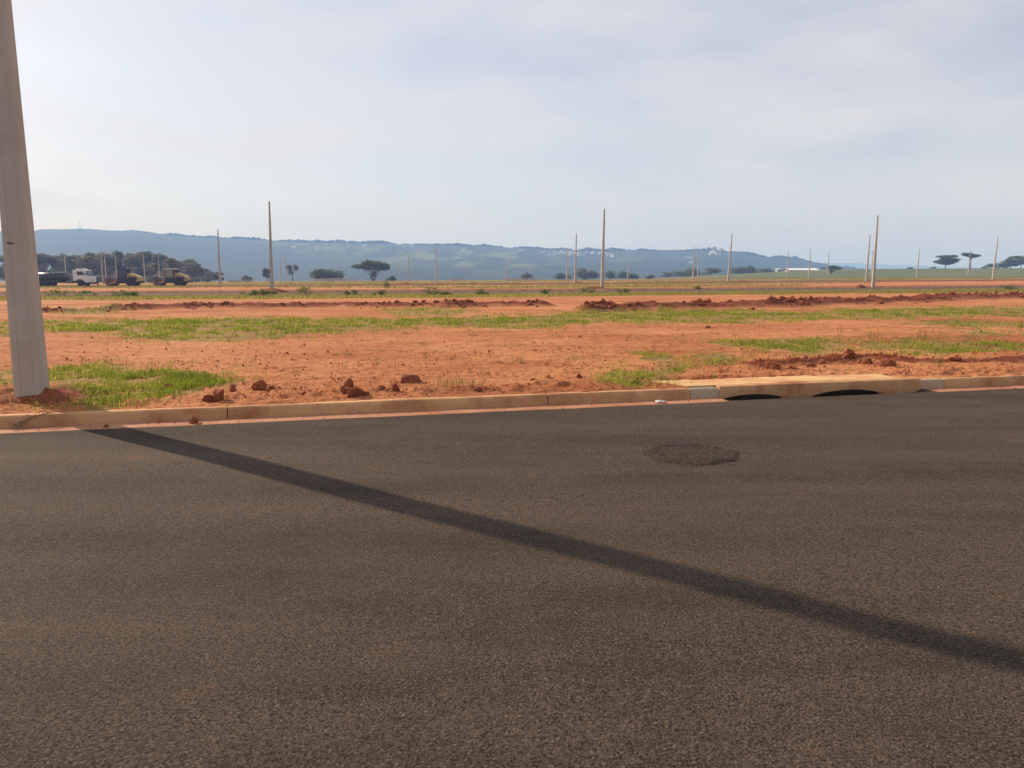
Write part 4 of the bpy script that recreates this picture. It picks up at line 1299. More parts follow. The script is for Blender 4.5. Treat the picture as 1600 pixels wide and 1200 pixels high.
def build_truck():
    d = 133; x = at(144.5, d)
    z = float(H_smooth(np.array([x - 4]), np.array([d]))[0])
    r = empty('tank_truck', (x, d, z), 0.02)
    tag(r, 'tank truck with black tank and white cab parked at far left', 'truck')
    MB().box(-9.3, -0.5, -0.42, 0.42, 0.62, 0.92).build('chassis', M['chassis'], r)
    # oval tank
    n, V, F = 28, [], []
    prof = [(-9.75, 0.25), (-9.7, 0.8), (-9.6, 1.0), (-7.0, 1.0), (-4.35, 1.0), (-4.25, 0.8), (-4.2, 0.25)]
    for (xx, k) in prof:
        for i in range(n):
            a = 2 * math.pi * i / n
            cx, sx = math.cos(a), math.sin(a)
            V.append((xx, 1.22 * k * math.copysign(abs(cx) ** 0.7, cx), 1.62 + 0.80 * k * math.copysign(abs(sx) ** 0.75, sx)))
    for j in range(len(prof) - 1):
        for i in range(n):
            q = (i + 1) % n
            F.append((j * n + i, j * n + n + i, j * n + n + q, j * n + q))
    F += [tuple(range(n)), tuple(range(len(V) - 1, len(V) - n - 1, -1))]
    me = bpy.data.meshes.new('tank'); me.from_pydata(V, [], F); me.update()
    tk = link_mesh('tank', me, M['black'], r); me.shade_smooth()
    MB().lathe_y([(-0.3, 0.24), (0.3, 0.24)], 14).build('hatch', M['black'], tk, loc=(-7.0, 0, 2.42))
    MB().box(-9.2, -4.6, -0.25, 0.25, 2.40, 2.45).build('walkway', M['roofwhite'], tk)
    MB().box(-9.4, -5.0, -1.2, -1.1, 0.75, 1.15).build('side_skirt', M['chassis'], r)
    MB().box(-4.15, -3.5, -1.0, 1.0, 0.7, 1.5, 0.06).build('pump_box', M['chassis'], r)
    MB().tube([(-3.3, -0.6, 0.6), (-3.3, -0.6, 1.6)], [0.12, 0.12], 8).build('exhaust', M['rim'], r)
    MB().box(-3.9, -2.9, -1.15, -0.65, 0.55, 1.05, 0.06).build('fuel_tank', M['rim'], r)
    cab = empty('cab', (0, 0, 0)); cab.parent = r
    MB().prism([(-2.7, 0.95), (-2.7, 2.75), (-2.55, 2.88), (-0.85, 2.82), (-0.7, 2.72), (-0.12, 1.75), (-0.02, 1.55), (-0.02, 0.75), (-0.75, 0.72), (-0.95, 1.12), (-1.3, 1.25), (-1.8, 1.25), (-2.15, 1.1), (-2.3, 0.95)], -1.18, 1.18).build('cab_shell', M['white'], cab)
    MB().prism([(-2.35, 2.85), (-2.2, 3.06), (-1.35, 3.06), (-1.05, 2.86)], -0.8, 0.8).build('roof_deflector', M['white'], cab)
    for s in (-1, 1):
        MB().prism([(-2.0, 1.95), (-2.0, 2.55), (-1.0, 2.55), (-0.62, 1.95)], s * 1.19 - 0.012, s * 1.19 + 0.012).build('side_window', M['glass'], cab)
        MB().box(-0.35, -0.22, s * 1.32 - 0.1, s * 1.32 + 0.1, 1.9, 2.4).build('mirror', M['cabdark'], cab)
        MB().box(-0.06, 0.012, s * 0.85 - 0.18, s * 0.85 + 0.18, 0.82, 1.02).build('headlight', M['roofwhite'], cab)
    MB().add([(-0.66, -1.05, 2.66), (-0.66, 1.05, 2.66), (-0.12, 1.05, 1.80), (-0.12, -1.05, 1.80)], [(0, 1, 2, 3)], Matrix.Translation((0.03, 0, 0.015))).build('windscreen', M['glass'], cab)
    MB().box(-0.75, 0.04, -1.2, 1.2, 0.42, 0.74, 0.05).build('bumper', M['chassis'], r)
    for s in (-1, 1):
        wheel(r, -1.55, s * 1.0, 0.53, 0.32)
        wheel(r, -8.45, s * 0.98, 0.53, 0.5)
        wheel(r, -7.25, s * 0.98, 0.53, 0.5)
build_truck()

def build_roller(label, px, d, paint, roof, hood_tone, backlit):
    x = at(px, d); z = float(H_smooth(np.array([x]), np.array([d]))[0])
    r = empty('road_roller', (x, d, z), 0.03)
    tag(r, label, 'road roller', 'road rollers parked at left')
    dr = MB().lathe_y([(-1.05, 0.72), (-1.05, 0.78), (1.05, 0.78), (1.05, 0.72)], 32).build('drum', M['steel'], r, loc=(-2.05, 0, 0.78), smooth=True)
    fr = MB()
    for s in (-1, 1):
        fr.box(-3.0, -0.95, s * 1.17 - 0.07, s * 1.17 + 0.07, 0.50, 0.78)
    fr.box(-3.05, -2.88, -1.24, 1.24, 0.50, 0.85); fr.box(-1.15, -0.85, -1.26, 1.26, 0.55, 1.2)
    fr.build('drum_frame', M['drum_frame'], r)
    MB().lathe_y([(-1.30, 0.22), (1.30, 0.22)], 14).build('drum_hub', M['chassis'], r, loc=(-2.05, 0, 0.80))
    MB().box(-0.95, 0.2, -0.45, 0.45, 0.5, 1.1, 0.06).build('articulation', M['chassis'], r)
    MB().prism([(-0.75, 0.75), (0.75, 0.75), (0.75, 1.45), (-0.75, 1.45)], -0.9, 0.9).build('platform', M['cabdark'], r)
    cab = empty('cab'); cab.parent = r
    for sx, tx in ((-0.72, -0.55), (0.68, 0.55)):
        for s in (-1, 1):
            MB().tube([(sx, s * 0.82, 1.4), (tx, s * 0.78, 2.85)], [0.06, 0.05], 6).build('cab_post', M['cabdark'], cab)
    MB().prism([(-0.85, 2.84), (0.80, 2.84), (0.74, 2.98), (-0.75, 2.98)], -0.95, 0.95).build('cab_roof', M[roof], cab)
    for s in (-1, 1):
        MB().prism([(-0.66, 1.48), (0.62, 1.48), (0.52, 2.8), (-0.52, 2.8)], s * 0.84 - 0.008, s * 0.84 + 0.008).build('door', M['cabin_backlit'] if backlit else M['glass'], cab)
    MB().box(-0.72, 0.68, -0.80, 0.80, 1.45, 1.75).build('lower_panel', M['cabdark'], cab)
    MB().box(-0.1, 0.35, -0.3, 0.3, 1.75, 2.4, 0.05).build('operator_seat', M['cabdark'], cab)
    hd = MB().prism([(0.78, 1.05), (0.78, 2.18), (1.15, 2.22), (2.45, 1.75), (2.95, 1.42), (2.98, 0.85), (2.3, 0.75)], -0.72, 0.72).build('hood', M[paint], r)
    MB().prism([(1.0, 2.235), (1.15, 2.25), (2.45, 1.78), (2.9, 1.48), (2.85, 1.44), (2.4, 1.74)], -0.55, 0.55).build('hood_top', M[hood_tone], hd)
    MB().box(1.3, 2.4, -0.735, -0.722, 1.1, 1.55).build('side_grille', M['cabdark'], hd)
    MB().box(2.90, 3.06, -0.75, 0.75, 0.6, 0.95, 0.03).build('counterweight', M['chassis'], r)
    MB().tube([(1.25, -0.3, 2.15), (1.25, -0.3, 2.75)], [0.06, 0.06], 8).build('exhaust', M['chassis'], r)
    for s in (-1, 1):
        wheel(r, 1.45, s * 0.86, 0.78, 0.55, 0.06)
M['cabin_backlit'] = simple('backlit_cab_glass', (0.20, 0.21, 0.15), 0.2, 0.1, 2.0, spec=0.5)  # opaque pale colour imitates light seen through the cab windows
build_roller('yellow road roller parked nearest the white truck cab', 194, 131.5, 'hood_olive', 'cabdark', 'yellow', False)
build_roller('dusty orange road roller with white cab roof, right of the yellow one', 268, 133, 'hood_brown', 'roofwhite', 'yellow', True)

def build_person():
    d = 132.5; x = at(152, d); z = float(H_smooth(np.array([x]), np.array([d]))[0])
    joints = {'pel': (0, 0, 0.95, .15, .11), 'bel': (0, 0, 1.10, .15, .11), 'che': (0, 0.01, 1.33, .18, .12), 'nec': (0, 0, 1.49, .055, .055), 'hea': (0, -0.02, 1.57, .085, .09), 'top': (0, -0.01, 1.70, .08, .09),
              'sL': (-.19, 0, 1.42, .07, .065), 'eL': (-.25, .04, 1.14, .05, .05), 'wL': (-.22, -.08, .93, .04, .035), 'hL': (-.21, -.11, .83, .045, .025),
              'sR': (.19, 0, 1.42, .07, .065), 'eR': (.26, .03, 1.14, .05, .05), 'wR': (.25, -.06, .92, .04, .035), 'hR': (.24, -.09, .82, .045, .025),
              'pL': (-.10, 0, .88, .10, .09), 'kL': (-.12, -.03, .50, .065, .065), 'aL': (-.13, .02, .10, .045, .045), 'fL': (-.15, -.16, .04, .045, .035),
              'pR': (.10, 0, .88, .10, .09), 'kR': (.13, -.01, .50, .065, .065), 'aR': (.15, .06, .10, .045, .045), 'fR': (.17, -.11, .04, .045, .035)}
    names = list(joints); ix = {n: i for i, n in enumerate(names)}
    edges = [('pel', 'bel'), ('bel', 'che'), ('che', 'nec'), ('nec', 'hea'), ('hea', 'top'), ('che', 'sL'), ('sL', 'eL'), ('eL', 'wL'), ('wL', 'hL'), ('che', 'sR'), ('sR', 'eR'), ('eR', 'wR'), ('wR', 'hR'),
             ('pel', 'pL'), ('pL', 'kL'), ('kL', 'aL'), ('aL', 'fL'), ('pel', 'pR'), ('pR', 'kR'), ('kR', 'aR'), ('aR', 'fR')]
    me = bpy.data.meshes.new('person')
    me.from_pydata([joints[n][:3] for n in names], [(ix[a], ix[b]) for a, b in edges], [])
    o = link_mesh('person', me, M['person'], loc=(x, d, z))
    o.rotation_euler = (0, 0, -0.6)
    sk = o.modifiers.new('skin', 'SKIN'); sk.use_smooth_shade = True
    for n, v in zip(names, me.skin_vertices[0].data):
        v.radius = joints[n][3:5]; v.use_root = (n == 'pel')
    sb = o.modifiers.new('sub', 'SUBSURF'); sb.levels = 1; sb.render_levels = 2
    h = MB()
    for k, (zz, rr) in enumerate(((1.68, .17), (1.695, .17), (1.70, .118), (1.76, .105), (1.80, .06))):
        for i in range(16):
            a = 2 * math.pi * i / 16; h.v.append((rr * math.cos(a), rr * math.sin(a) - 0.02, zz))
    for k in range(4):
        for i in range(16):
            j = (i + 1) % 16; h.f.append((k * 16 + i, k * 16 + j, k * 16 + 16 + j, k * 16 + 16 + i))
    h.f.append(tuple(range(64, 80)))
    h.build('hard_hat', M['roofwhite'], o, smooth=True)
    tag(o, 'person in dark blue work clothes and pale hat standing by the truck', 'person')
build_person()

# ------------------------------------------------------------------ grass
def blades(x, y, z, hgt, wid, rng, bend=0.5, lie=0.0):
    n = len(x)
    a = rng.uniform(0, 2 * np.pi, n)
    dx, dy = np.cos(a), np.sin(a)
    b = rng.uniform(0.1, 1.0, n) * bend + lie
    P = np.stack([x, y, z], 1)
    side = np.stack([-dy, dx, np.zeros(n)], 1) * wid[:, None] * 0.5
    out = np.stack([dx, dy, np.zeros(n)], 1)
    up = np.array((0, 0, 1.0))
    m = P + out * (hgt * b * 0.30)[:, None] + up * (hgt * 0.58 * np.sqrt(np.clip(1 - (b * .4) ** 2, .05, 1)))[:, None]
    tip = P + out * (hgt * b * 0.95)[:, None] + up * (hgt * np.clip(1 - 0.55 * b, 0.12, 1))[:, None]
    V = np.stack([P - side - up * 0.02, P + side - up * 0.02, m + side * 0.8, m - side * 0.8, tip], 1).reshape(-1, 3)
    base = (np.arange(n) * 5)[:, None]
    F1 = base + np.array([[0, 1, 2]]); F2 = base + np.array([[0, 2, 3]]); F3 = base + np.array([[3, 2, 4]])
    F = np.concatenate([F1, F2, F3], 0)
    return V, F

def grass_obj(name, label, X, Y, hgt, wid, mat, seed, bend=0.7, lie=0.0, rnd=None, group=None):
    rng = np.random.default_rng(seed)
    Z = H(X, Y)
    V, F = blades(X, Y, Z, hgt, wid, rng, bend, lie)
    me = np_mesh(name, V, F)
    rn = rng.random(len(X)) if rnd is None else rnd
    set_attr(me, 'rnd', np.repeat(rn, 5))
    o = link_mesh(name, me, M[mat])
    tag(o, label, 'grass', group, kind='stuff')
    return o

def sample_patch(polys, dens, rng, thin=0.35):
    XS, YS = [], []
    for P in polys:
        lo, hi = P.min(0) - 1.0, P.max(0) + 1.0
        n = int((hi[0] - lo[0]) * (hi[1] - lo[1]) * dens)
        x, y = rng.uniform(lo[0], hi[0], n), rng.uniform(lo[1], hi[1], n)
        wx, wy = warp(x, y, warpk(y))
        keep = in_poly(wx, wy, P)
        jx, jy = rng.normal(0, 1, n) * 0.030 * y, rng.normal(0, 1, n) * 0.045 * y
        inner = in_poly(wx + jx, wy + jy, P)
        keep = inner & (keep | (rng.random(n) < 0.55))
        cl = fbm(x * 2.3, y * 1.6, 131, 4, 0.6)
        keep &= rng.random(n) < sstep(thin + 0.04, thin + 0.30, cl)
        s, t = to_st(x, y)
        keep &= t > 0.50
        XS.append(x[keep]); YS.append(y[keep])
    return np.concatenate(XS), np.concatenate(YS)

GR = (('verge', 'thick green and straw grass beside the huge near pole', 2500, 0.115, 0.0085, 0.33),
      ('bandleft', 'long band of green grass across the left of the red field', 520, 0.115, 0.017, 0.36),
      ('bandmid', 'band of green grass across the middle of the red field', 430, 0.115, 0.018, 0.36),
      ('bandright', 'band of green grass across the right of the red field', 320, 0.115, 0.020, 0.38),
      ('vergeright', 'green grass patches behind the storm drain', 1100, 0.095, 0.011, 0.35),
      ('tuft', 'sprawling green tuft left of the storm drain', 1900, 0.10, 0.008, 0.36),
      ('bankgrass', 'thin grass on the dug soil ridge', 200, 0.16, 0.018, 0.40))
for i, (k, lab, dens, hg, wd, thin) in enumerate(GR):
    rng = np.random.default_rng(200 + i)
    X, Y = sample_patch(POLY[k], dens, rng, thin)
    n = len(X)
    patch = fbm(X * 0.8, Y * 0.8, 151, 3)
    rn = np.clip(rng.random(n) * 0.75 + (patch - 0.5) * 1.0 + 0.10, 0, 1)
    rn = np.where(rng.random(n) < 0.10, 0.95, rn)
    hh = hg * rng.uniform(0.35, 1.25, n) * (0.6 + 0.8 * fbm(X * 1.7, Y * 1.7, 161, 3))
    grass_obj('grass', lab, X, Y, hh, wd * rng.uniform(0.7, 1.3, n), 'grass', 220 + i, 1.2, 0.4, rn)

def strip_grass():
    rng = np.random.default_rng(300)
    n = 150000
    s, t = rng.uniform(-75, 130, n), rng.uniform(45.5, 62.8, n)
    x, y = to_xy(s, t)
    ok = (y > 20) & (np.abs(x / np.maximum(y, 1)) < 0.80) & (rng.random(n) < strip_mask(x, y))
    x, y = x[ok], y[ok]
    rn = np.clip(rng.random(len(x)) * 0.7 + fbm(x * 0.15, y * 0.15, 171, 3) * 0.5 - 0.05, 0, 1)
    grass_obj('grass', 'strip of yellow green grass along the near edge of the middle street', x, y, rng.uniform(0.10, 0.30, len(x)), rng.uniform(0.03, 0.06, len(x)), 'grass_far', 301, 0.8, 0.1, rn)
    n = 240000
    s, t = rng.uniform(-150, 230, n), rng.uniform(77, 215, n)
    x, y = to_xy(s, t)
    inr = np.zeros(n, bool)
    for a, b in ROADS: inr |= (t > a - 0.5) & (t < b + 0.5)
    ok = ~inr & (np.abs(x / y) < 0.78) & (rng.random(n) < beyond_mask(x, y))
    x, y = x[ok], y[ok]
    grass_obj('grass', 'patches of low grass on the plots beyond the middle street', x, y, rng.uniform(0.10, 0.26, len(x)), rng.uniform(0.07, 0.13, len(x)), 'grass_far', 302, 0.8, 0.1)
strip_grass()

def sparse_grass():
    rng = np.random.default_rng(320)
    XS, YS = [], []
    for k in range(420):
        s, t = rng.uniform(-6, 26), 0.9 + 22 * rng.random() ** 1.3
        x, y = to_xy(s, t)
        if fbm(np.array([x * 0.25]), np.array([y * 0.35]), 231, 3)[0] < 0.47: continue
        n = int(rng.integers(3, 14)); w = 0.05 + 0.004 * t
        XS.append(x + rng.normal(0, w, n)); YS.append(y + rng.normal(0, w, n))
    X, Y = np.concatenate(XS), np.concatenate(YS)
    grass_obj('grass', 'sparse dry sprigs scattered over the bare red field', X, Y, rng.uniform(0.03, 0.13, len(X)), np.maximum(0.006, 0.0007 * Y) * rng.uniform(0.8, 1.4, len(X)), 'grass_dry', 321, 1.0, 0.3)
sparse_grass()

# lone sprigs and dry tufts on the bare soil, each a plant of its own
def tuft(name, label, px, py, hpx, wpx, n, mat, seed, z=0.13, cat='grass tuft', group='lone tufts on the bare soil', bend=0.9):
    x, y = gp(px, py, z)
    rng = np.random.default_rng(seed)
    d = math.hypot(x, y)
    hh, ww = hpx * d / 1200, wpx * d / 1200
    X = x + rng.normal(0, ww * 0.28, n); Y = y + rng.normal(0, ww * 0.30, n)
    Z = H(X, Y)
    V, F = blades(X - x, Y - y, Z - H1(x, y), hh * rng.uniform(0.4, 1.15, n), np.maximum(0.0045, 0.0006 * d) * rng.uniform(0.8, 1.5, n), rng, bend, 0.1)
    me = np_mesh(name, V, F); set_attr(me, 'rnd', np.repeat(rng.random(n), 5))
    o = link_mesh(name, me, M[mat], loc=(x, y, H1(x, y)))
    tag(o, label, cat, group)
TUFTS = [
 (285, 551, 16, 30, 16, 'grass_dry', 'sparse sprig on bare soil above the near grass, right of the green verge'),
 (164, 568, 20, 18, 14, 'grass_dry', 'dry upright sprig at the back edge of the verge grass'),
 (192, 571, 14, 16, 10, 'grass_dry', 'short dry sprig right of the upright one behind the verge grass'),
 (232, 574, 16, 24, 14, 'grass_dry', 'dry sprig over the right part of the verge grass'),
 (700, 603, 20, 70, 90, 'grass_dry', 'wide straw coloured tuft right of the square earth block'),
 (738, 600, 18, 40, 40, 'grass_dry', 'smaller straw tuft at the right end of the wide one'),
 (896, 562, 13, 24, 26, 'grass', 'small green tuft on bare soil above the kerb joint'),
 (810, 566, 16, 26, 18, 'grass_dry', 'dry curled sprig on bare soil left of the small green tuft'),
 (777, 569, 9, 24, 16, 'grass_dry', 'flat dry sprig left of the curled sprig'),
 (668, 558, 12, 20, 14, 'grass_dry', 'dry sprig on bare soil above the square earth block'),
 (538, 556, 10, 30, 16, 'grass_dry', 'flat dry sprig in the left middle of the bare soil'),
 (474, 527, 8, 40, 26, 'grass_dry', 'thin sprig just below the left grass band'),
 (1020, 549, 10, 18, 10, 'grass_dry', 'thin sprig above the sprawling green tuft'),
 (1375, 530, 14, 30, 18, 'grass_dry', 'dry sprigs between the grass patches behind the drain'),
 (1438, 529, 16, 30, 18, 'grass_dry', 'dry sprigs right of centre between the two right grass bands'),
 (1190, 513, 9, 14, 6, 'grass_dry', 'thin pale stalk below the middle grass band'),
 (1595, 513, 18, 8, 6, 'grass_dry', 'thin upright stalk at the right edge of the field'),
 (540, 612, 14, 20, 12, 'grass_dry', 'dry twiggy sprig beside the crumbled clod pile'),
 (1052, 540, 8, 16, 9, 'grass_dry', 'tiny sprig on bare soil above and right of the sprawling tuft'),
 (990, 531, 8, 20, 10, 'grass_dry', 'tiny sprig on bare soil below the middle grass band'),
]
for i, (px, py, hp, wp, n, mt, lab) in enumerate(TUFTS):
    tuft('grass_tuft', lab, px, py, hp, wp, n, mt, 400 + i)

# weeds along the middle street
def weed(label, px, d, h, w, seed, mat='weed'):
    x = at(px, d); z = H1(x, d)
    rng = np.random.default_rng(seed)
    root = empty('weed_shrub', (x, d, z)); tag(root, label, 'weed', 'weeds along the middle street')
    lobes = [(rng.uniform(-.4, .4) * w, rng.uniform(-.3, .3) * w, h * rng.uniform(.3, .8), w * .22, w * .22, h * .2) for k in range(7)]
    V, F, sh = leaf_cloud(lobes, 260, 0.07, rng, 0.9, 0.2)
    me = np_mesh('foliage', V, F); set_attr(me, 'rnd', sh); link_mesh('foliage', me, M[mat], root)
    st = MB()
    for l in lobes: st.tube([(0, 0, -0.05), (l[0] * .6, l[1] * .6, l[2] * .6), l[:3]], [0.015, 0.012, 0.006], 4)
    st.build('stem', M['twig'], root)
WEEDS = [(93, 61, 0.75, 2.6, 'large weed clump right beside the huge near pole'), (128, 63, 0.6, 1.8, 'weed clump second from the huge near pole'), (186, 62, 0.65, 1.9, 'weed clump below the first roller'),
         (205, 63, 0.5, 1.3, 'small weed below the first roller hood'), (388, 63, 0.6, 1.3, 'weed left of the tallest left pole'), (404, 64, 0.7, 1.1, 'narrow weed just left of the tallest left pole'), (420, 64, 0.7, 1.2, 'weed directly below the tallest left pole'),
         (482, 64, 0.85, 2.2, 'wide weed clump right of the tallest left pole'), (548, 64, 0.6, 1.2, 'weed below the broad flat topped tree'), (592, 64, 0.6, 1.2, 'weed slightly right below the broad flat topped tree'),
         (672, 65, 0.9, 1.8, 'bushy weed below the lone slim pole'), (692, 65, 0.5, 1.4, 'low weed right of the bushy one'), (752, 66, 0.65, 1.4, 'weed left of centre on the street verge'), (855, 68, 0.6, 1.2, 'weed left of the centre poles on the verge'),
         (920, 69, 0.85, 1.7, 'weed just left of the tallest centre pole'), (975, 70, 0.55, 1.2, 'weed right of the tallest centre pole'), (604, 92, 1.0, 0.8, 'upright weed on the far side of the middle street'), (1580, 80, 0.7, 2.2, 'weed clump near the right edge by the street'), (1090, 92, 0.5, 0.9, 'small weed beyond the middle street right of centre')]
for i, (px, d, h, w, lab) in enumerate(WEEDS):
    weed(lab, px, d, h, w, 500 + i)

# ------------------------------------------------------------------ clods and crumbs
def clod_mesh(w, h, dpt, seed, angular=0.0, sub=3):
    import bmesh
    bm = bmesh.new()
    r = random.Random(seed)
    if angular >= 1.0:
        bmesh.ops.create_icosphere(bm, subdivisions=4, radius=1.25)
        planes = [(Vector(a).normalized(), b) for a, b in (((1, .12, .1), .78), ((-1, .1, .22), .74), ((.1, -1, .18), .66), ((0, 1, .1), .7), ((.12, .05, 1), .72), ((.6, -.5, .7), .86), ((-.5, -.3, .9), .84), ((-.8, -.6, .1), .93))]
    else:
        bmesh.ops.create_icosphere(bm, subdivisions=sub, radius=1.0)
        planes = [(Vector((r.gauss(0, 1), r.gauss(0, 1), r.gauss(0, 0.8))).normalized(), r.uniform(0.52, 0.90)) for _ in range(11)]
    ax, ay = r.uniform(0.85, 1.25), r.uniform(0.75, 1.1)
    for v in bm.verts:
        c = v.co.copy()
        for nrm, dd in planes:
            k = c.dot(nrm)
            if k > dd: c -= nrm * (k - dd) * 0.85
        a = float(fbm(c.x * 1.6 + seed, c.y * 1.6 + c.z * 1.3, seed, 2)) - 0.5
        b = float(fbm(c.x * 5 + seed + c.z * 2, c.y * 5 - c.z * 4, seed + 9, 3, 0.7)) - 0.5
        c *= 1 + a * (0.75 if angular < 1 else 0.12) + b * (0.55 - 0.30 * min(angular, 1))
        v.co = Vector((c.x * ax * w / 2, c.y * ay * dpt / 2, max(c.z * h * 0.68 + h * 0.36, -0.012)))
    me = bpy.data.meshes.new('soil_clod'); bm.to_mesh(me); bm.free()
    return me

CLOD_AT = []
def clod(label, px, py, wpx, hpx, seed, mat='clod', angular=0.0, z=0.13, name='soil_clod', cat='soil clod', zfix=None):
    x, y = gp(px, py, z)
    d = math.hypot(x, y)
    me = clod_mesh(wpx * d / 1200, hpx * d / 1200, wpx * d / 1200 * 0.85, seed, angular, 3)
    o = link_mesh(name, me, M[mat], loc=(x, y, (H1(x, y) if zfix is None else zfix) - (0.012 if zfix else 0.16 * hpx * d / 1200)))
    CLOD_AT.append((x, y, wpx * d / 1200))
    o.rotation_euler = (0, 0, seed * 1.7 if angular < 1 else 0.25)
    me.shade_smooth()
    try: me.set_sharp_from_angle(angle=R(45))
    except Exception: pass
    tag(o, label, cat, 'loose lumps of red earth near the kerb')
CLODS = [
 (341, 627, 28, 20, 'clod', 0.2, 'dark rounded clod on the kerb edge right of the verge grass'),
 (325, 629, 18, 14, 'clod', 0.1, 'smaller dark clod leaning left against the rounded one'),
 (363, 612, 17, 14, 'clod_dry', 0.2, 'brown egg shaped clod right of the dark kerb pair'),
 (405, 610, 26, 16, 'clod_dry', 0.0, 'crumbly brown clod, left half of a broken lump'),
 (424, 609, 16, 9, 'clod_dry', 0.0, 'low crumbly clod, right half of a broken lump'),
 (263, 608, 16, 10, 'clod', 0.1, 'dark clod nested in the verge grass'),
 (545, 606, 20, 14, 'clod', 0.4, 'pointed clod at the top of the crumbled pile'),
 (556, 621, 26, 20, 'clod', 0.0, 'largest crumbled clod of the pile touching the kerb'),
 (538, 617, 16, 11, 'clod', 0.0, 'small crumbled clod at the left of the pile by the kerb'),
 (573, 620, 12, 8, 'clod', 0.0, 'small crumbled clod at the right of the pile by the kerb'),
 (594, 610, 20, 8, 'clod', 0.3, 'flat dark clod right of the crumbled pile'),
 (619, 611, 17, 13, 'clod', 0.5, 'pointed dark clod left of and below the square block'),
 (748, 611, 16, 9, 'clod', 0.3, 'dark clod at the end of the straw tufts'),
 (771, 610, 11, 8, 'clod_dry', 0.5, 'small reddish cube shaped clod right of the straw tufts'),
 (905, 590, 10, 8, 'clod', 0.2, 'small dark clod at the left tip of the sprawling green tuft'),
 (857, 590, 8, 6, 'clod', 0.2, 'tiny clod between the straw tufts and the green tuft'),
 (833, 593, 7, 5, 'clod', 0.2, 'tiny clod left of another tiny clod above the kerb'),
 (1205, 577, 26, 13, 'clod', 0.1, 'round dark clod on the soil ridge behind the drain slab'),
 (1326, 563, 32, 13, 'clod', 0.0, 'tallest dark clod of the soil ridge behind the drain'),
 (1382, 572, 28, 16, 'clod', 0.0, 'dark clod at the right end of the soil ridge behind the drain'),
 (1356, 568, 20, 10, 'clod', 0.0, 'low clod between the two big ones behind the drain'),
 (1262, 572, 18, 9, 'clod', 0.0, 'low clod left of the tallest one behind the drain'),
 (1284, 570, 16, 8, 'clod_dry', 0.0, 'pale low clod in the middle of the soil ridge'),
 (1493, 566, 22, 5, 'clod', 0.1, 'flat dark clod under the right grass patch'),
 (1566, 572, 10, 8, 'clod', 0.1, 'small dark clod near the right edge above the kerb'),
 (1107, 514, 10, 6, 'clod_dry', 0.4, 'small pale stone below the middle grass band'),
 (1238, 577, 12, 7, 'clod', 0.1, 'small clod right of the round one behind the drain slab'),
 (475, 617, 9, 6, 'clod', 0.1, 'small clod midway between the broken lump and the crumbled pile'),
]
for i, (px, py, w, h, mt, ang, lab) in enumerate(CLODS):
    clod(lab, px, py, w, h, i + 1, mt, ang)
clod('square cornered dark red block of earth standing on the bare soil', 641, 598, 30, 16, 77, 'block', 1.0, name='earth_block', cat='earth block')
clod('rounded clod lying in the gutter below the kerb', 303, 662, 16, 11, 78, 'clod_dry', 0.1, z=0.0, zfix=0.012)
clod('small clod in the dust at the edge of the asphalt, left of the gutter clod', 165, 668, 9, 6, 79, 'clod_dry', 0.1, z=0.0, zfix=0.012)

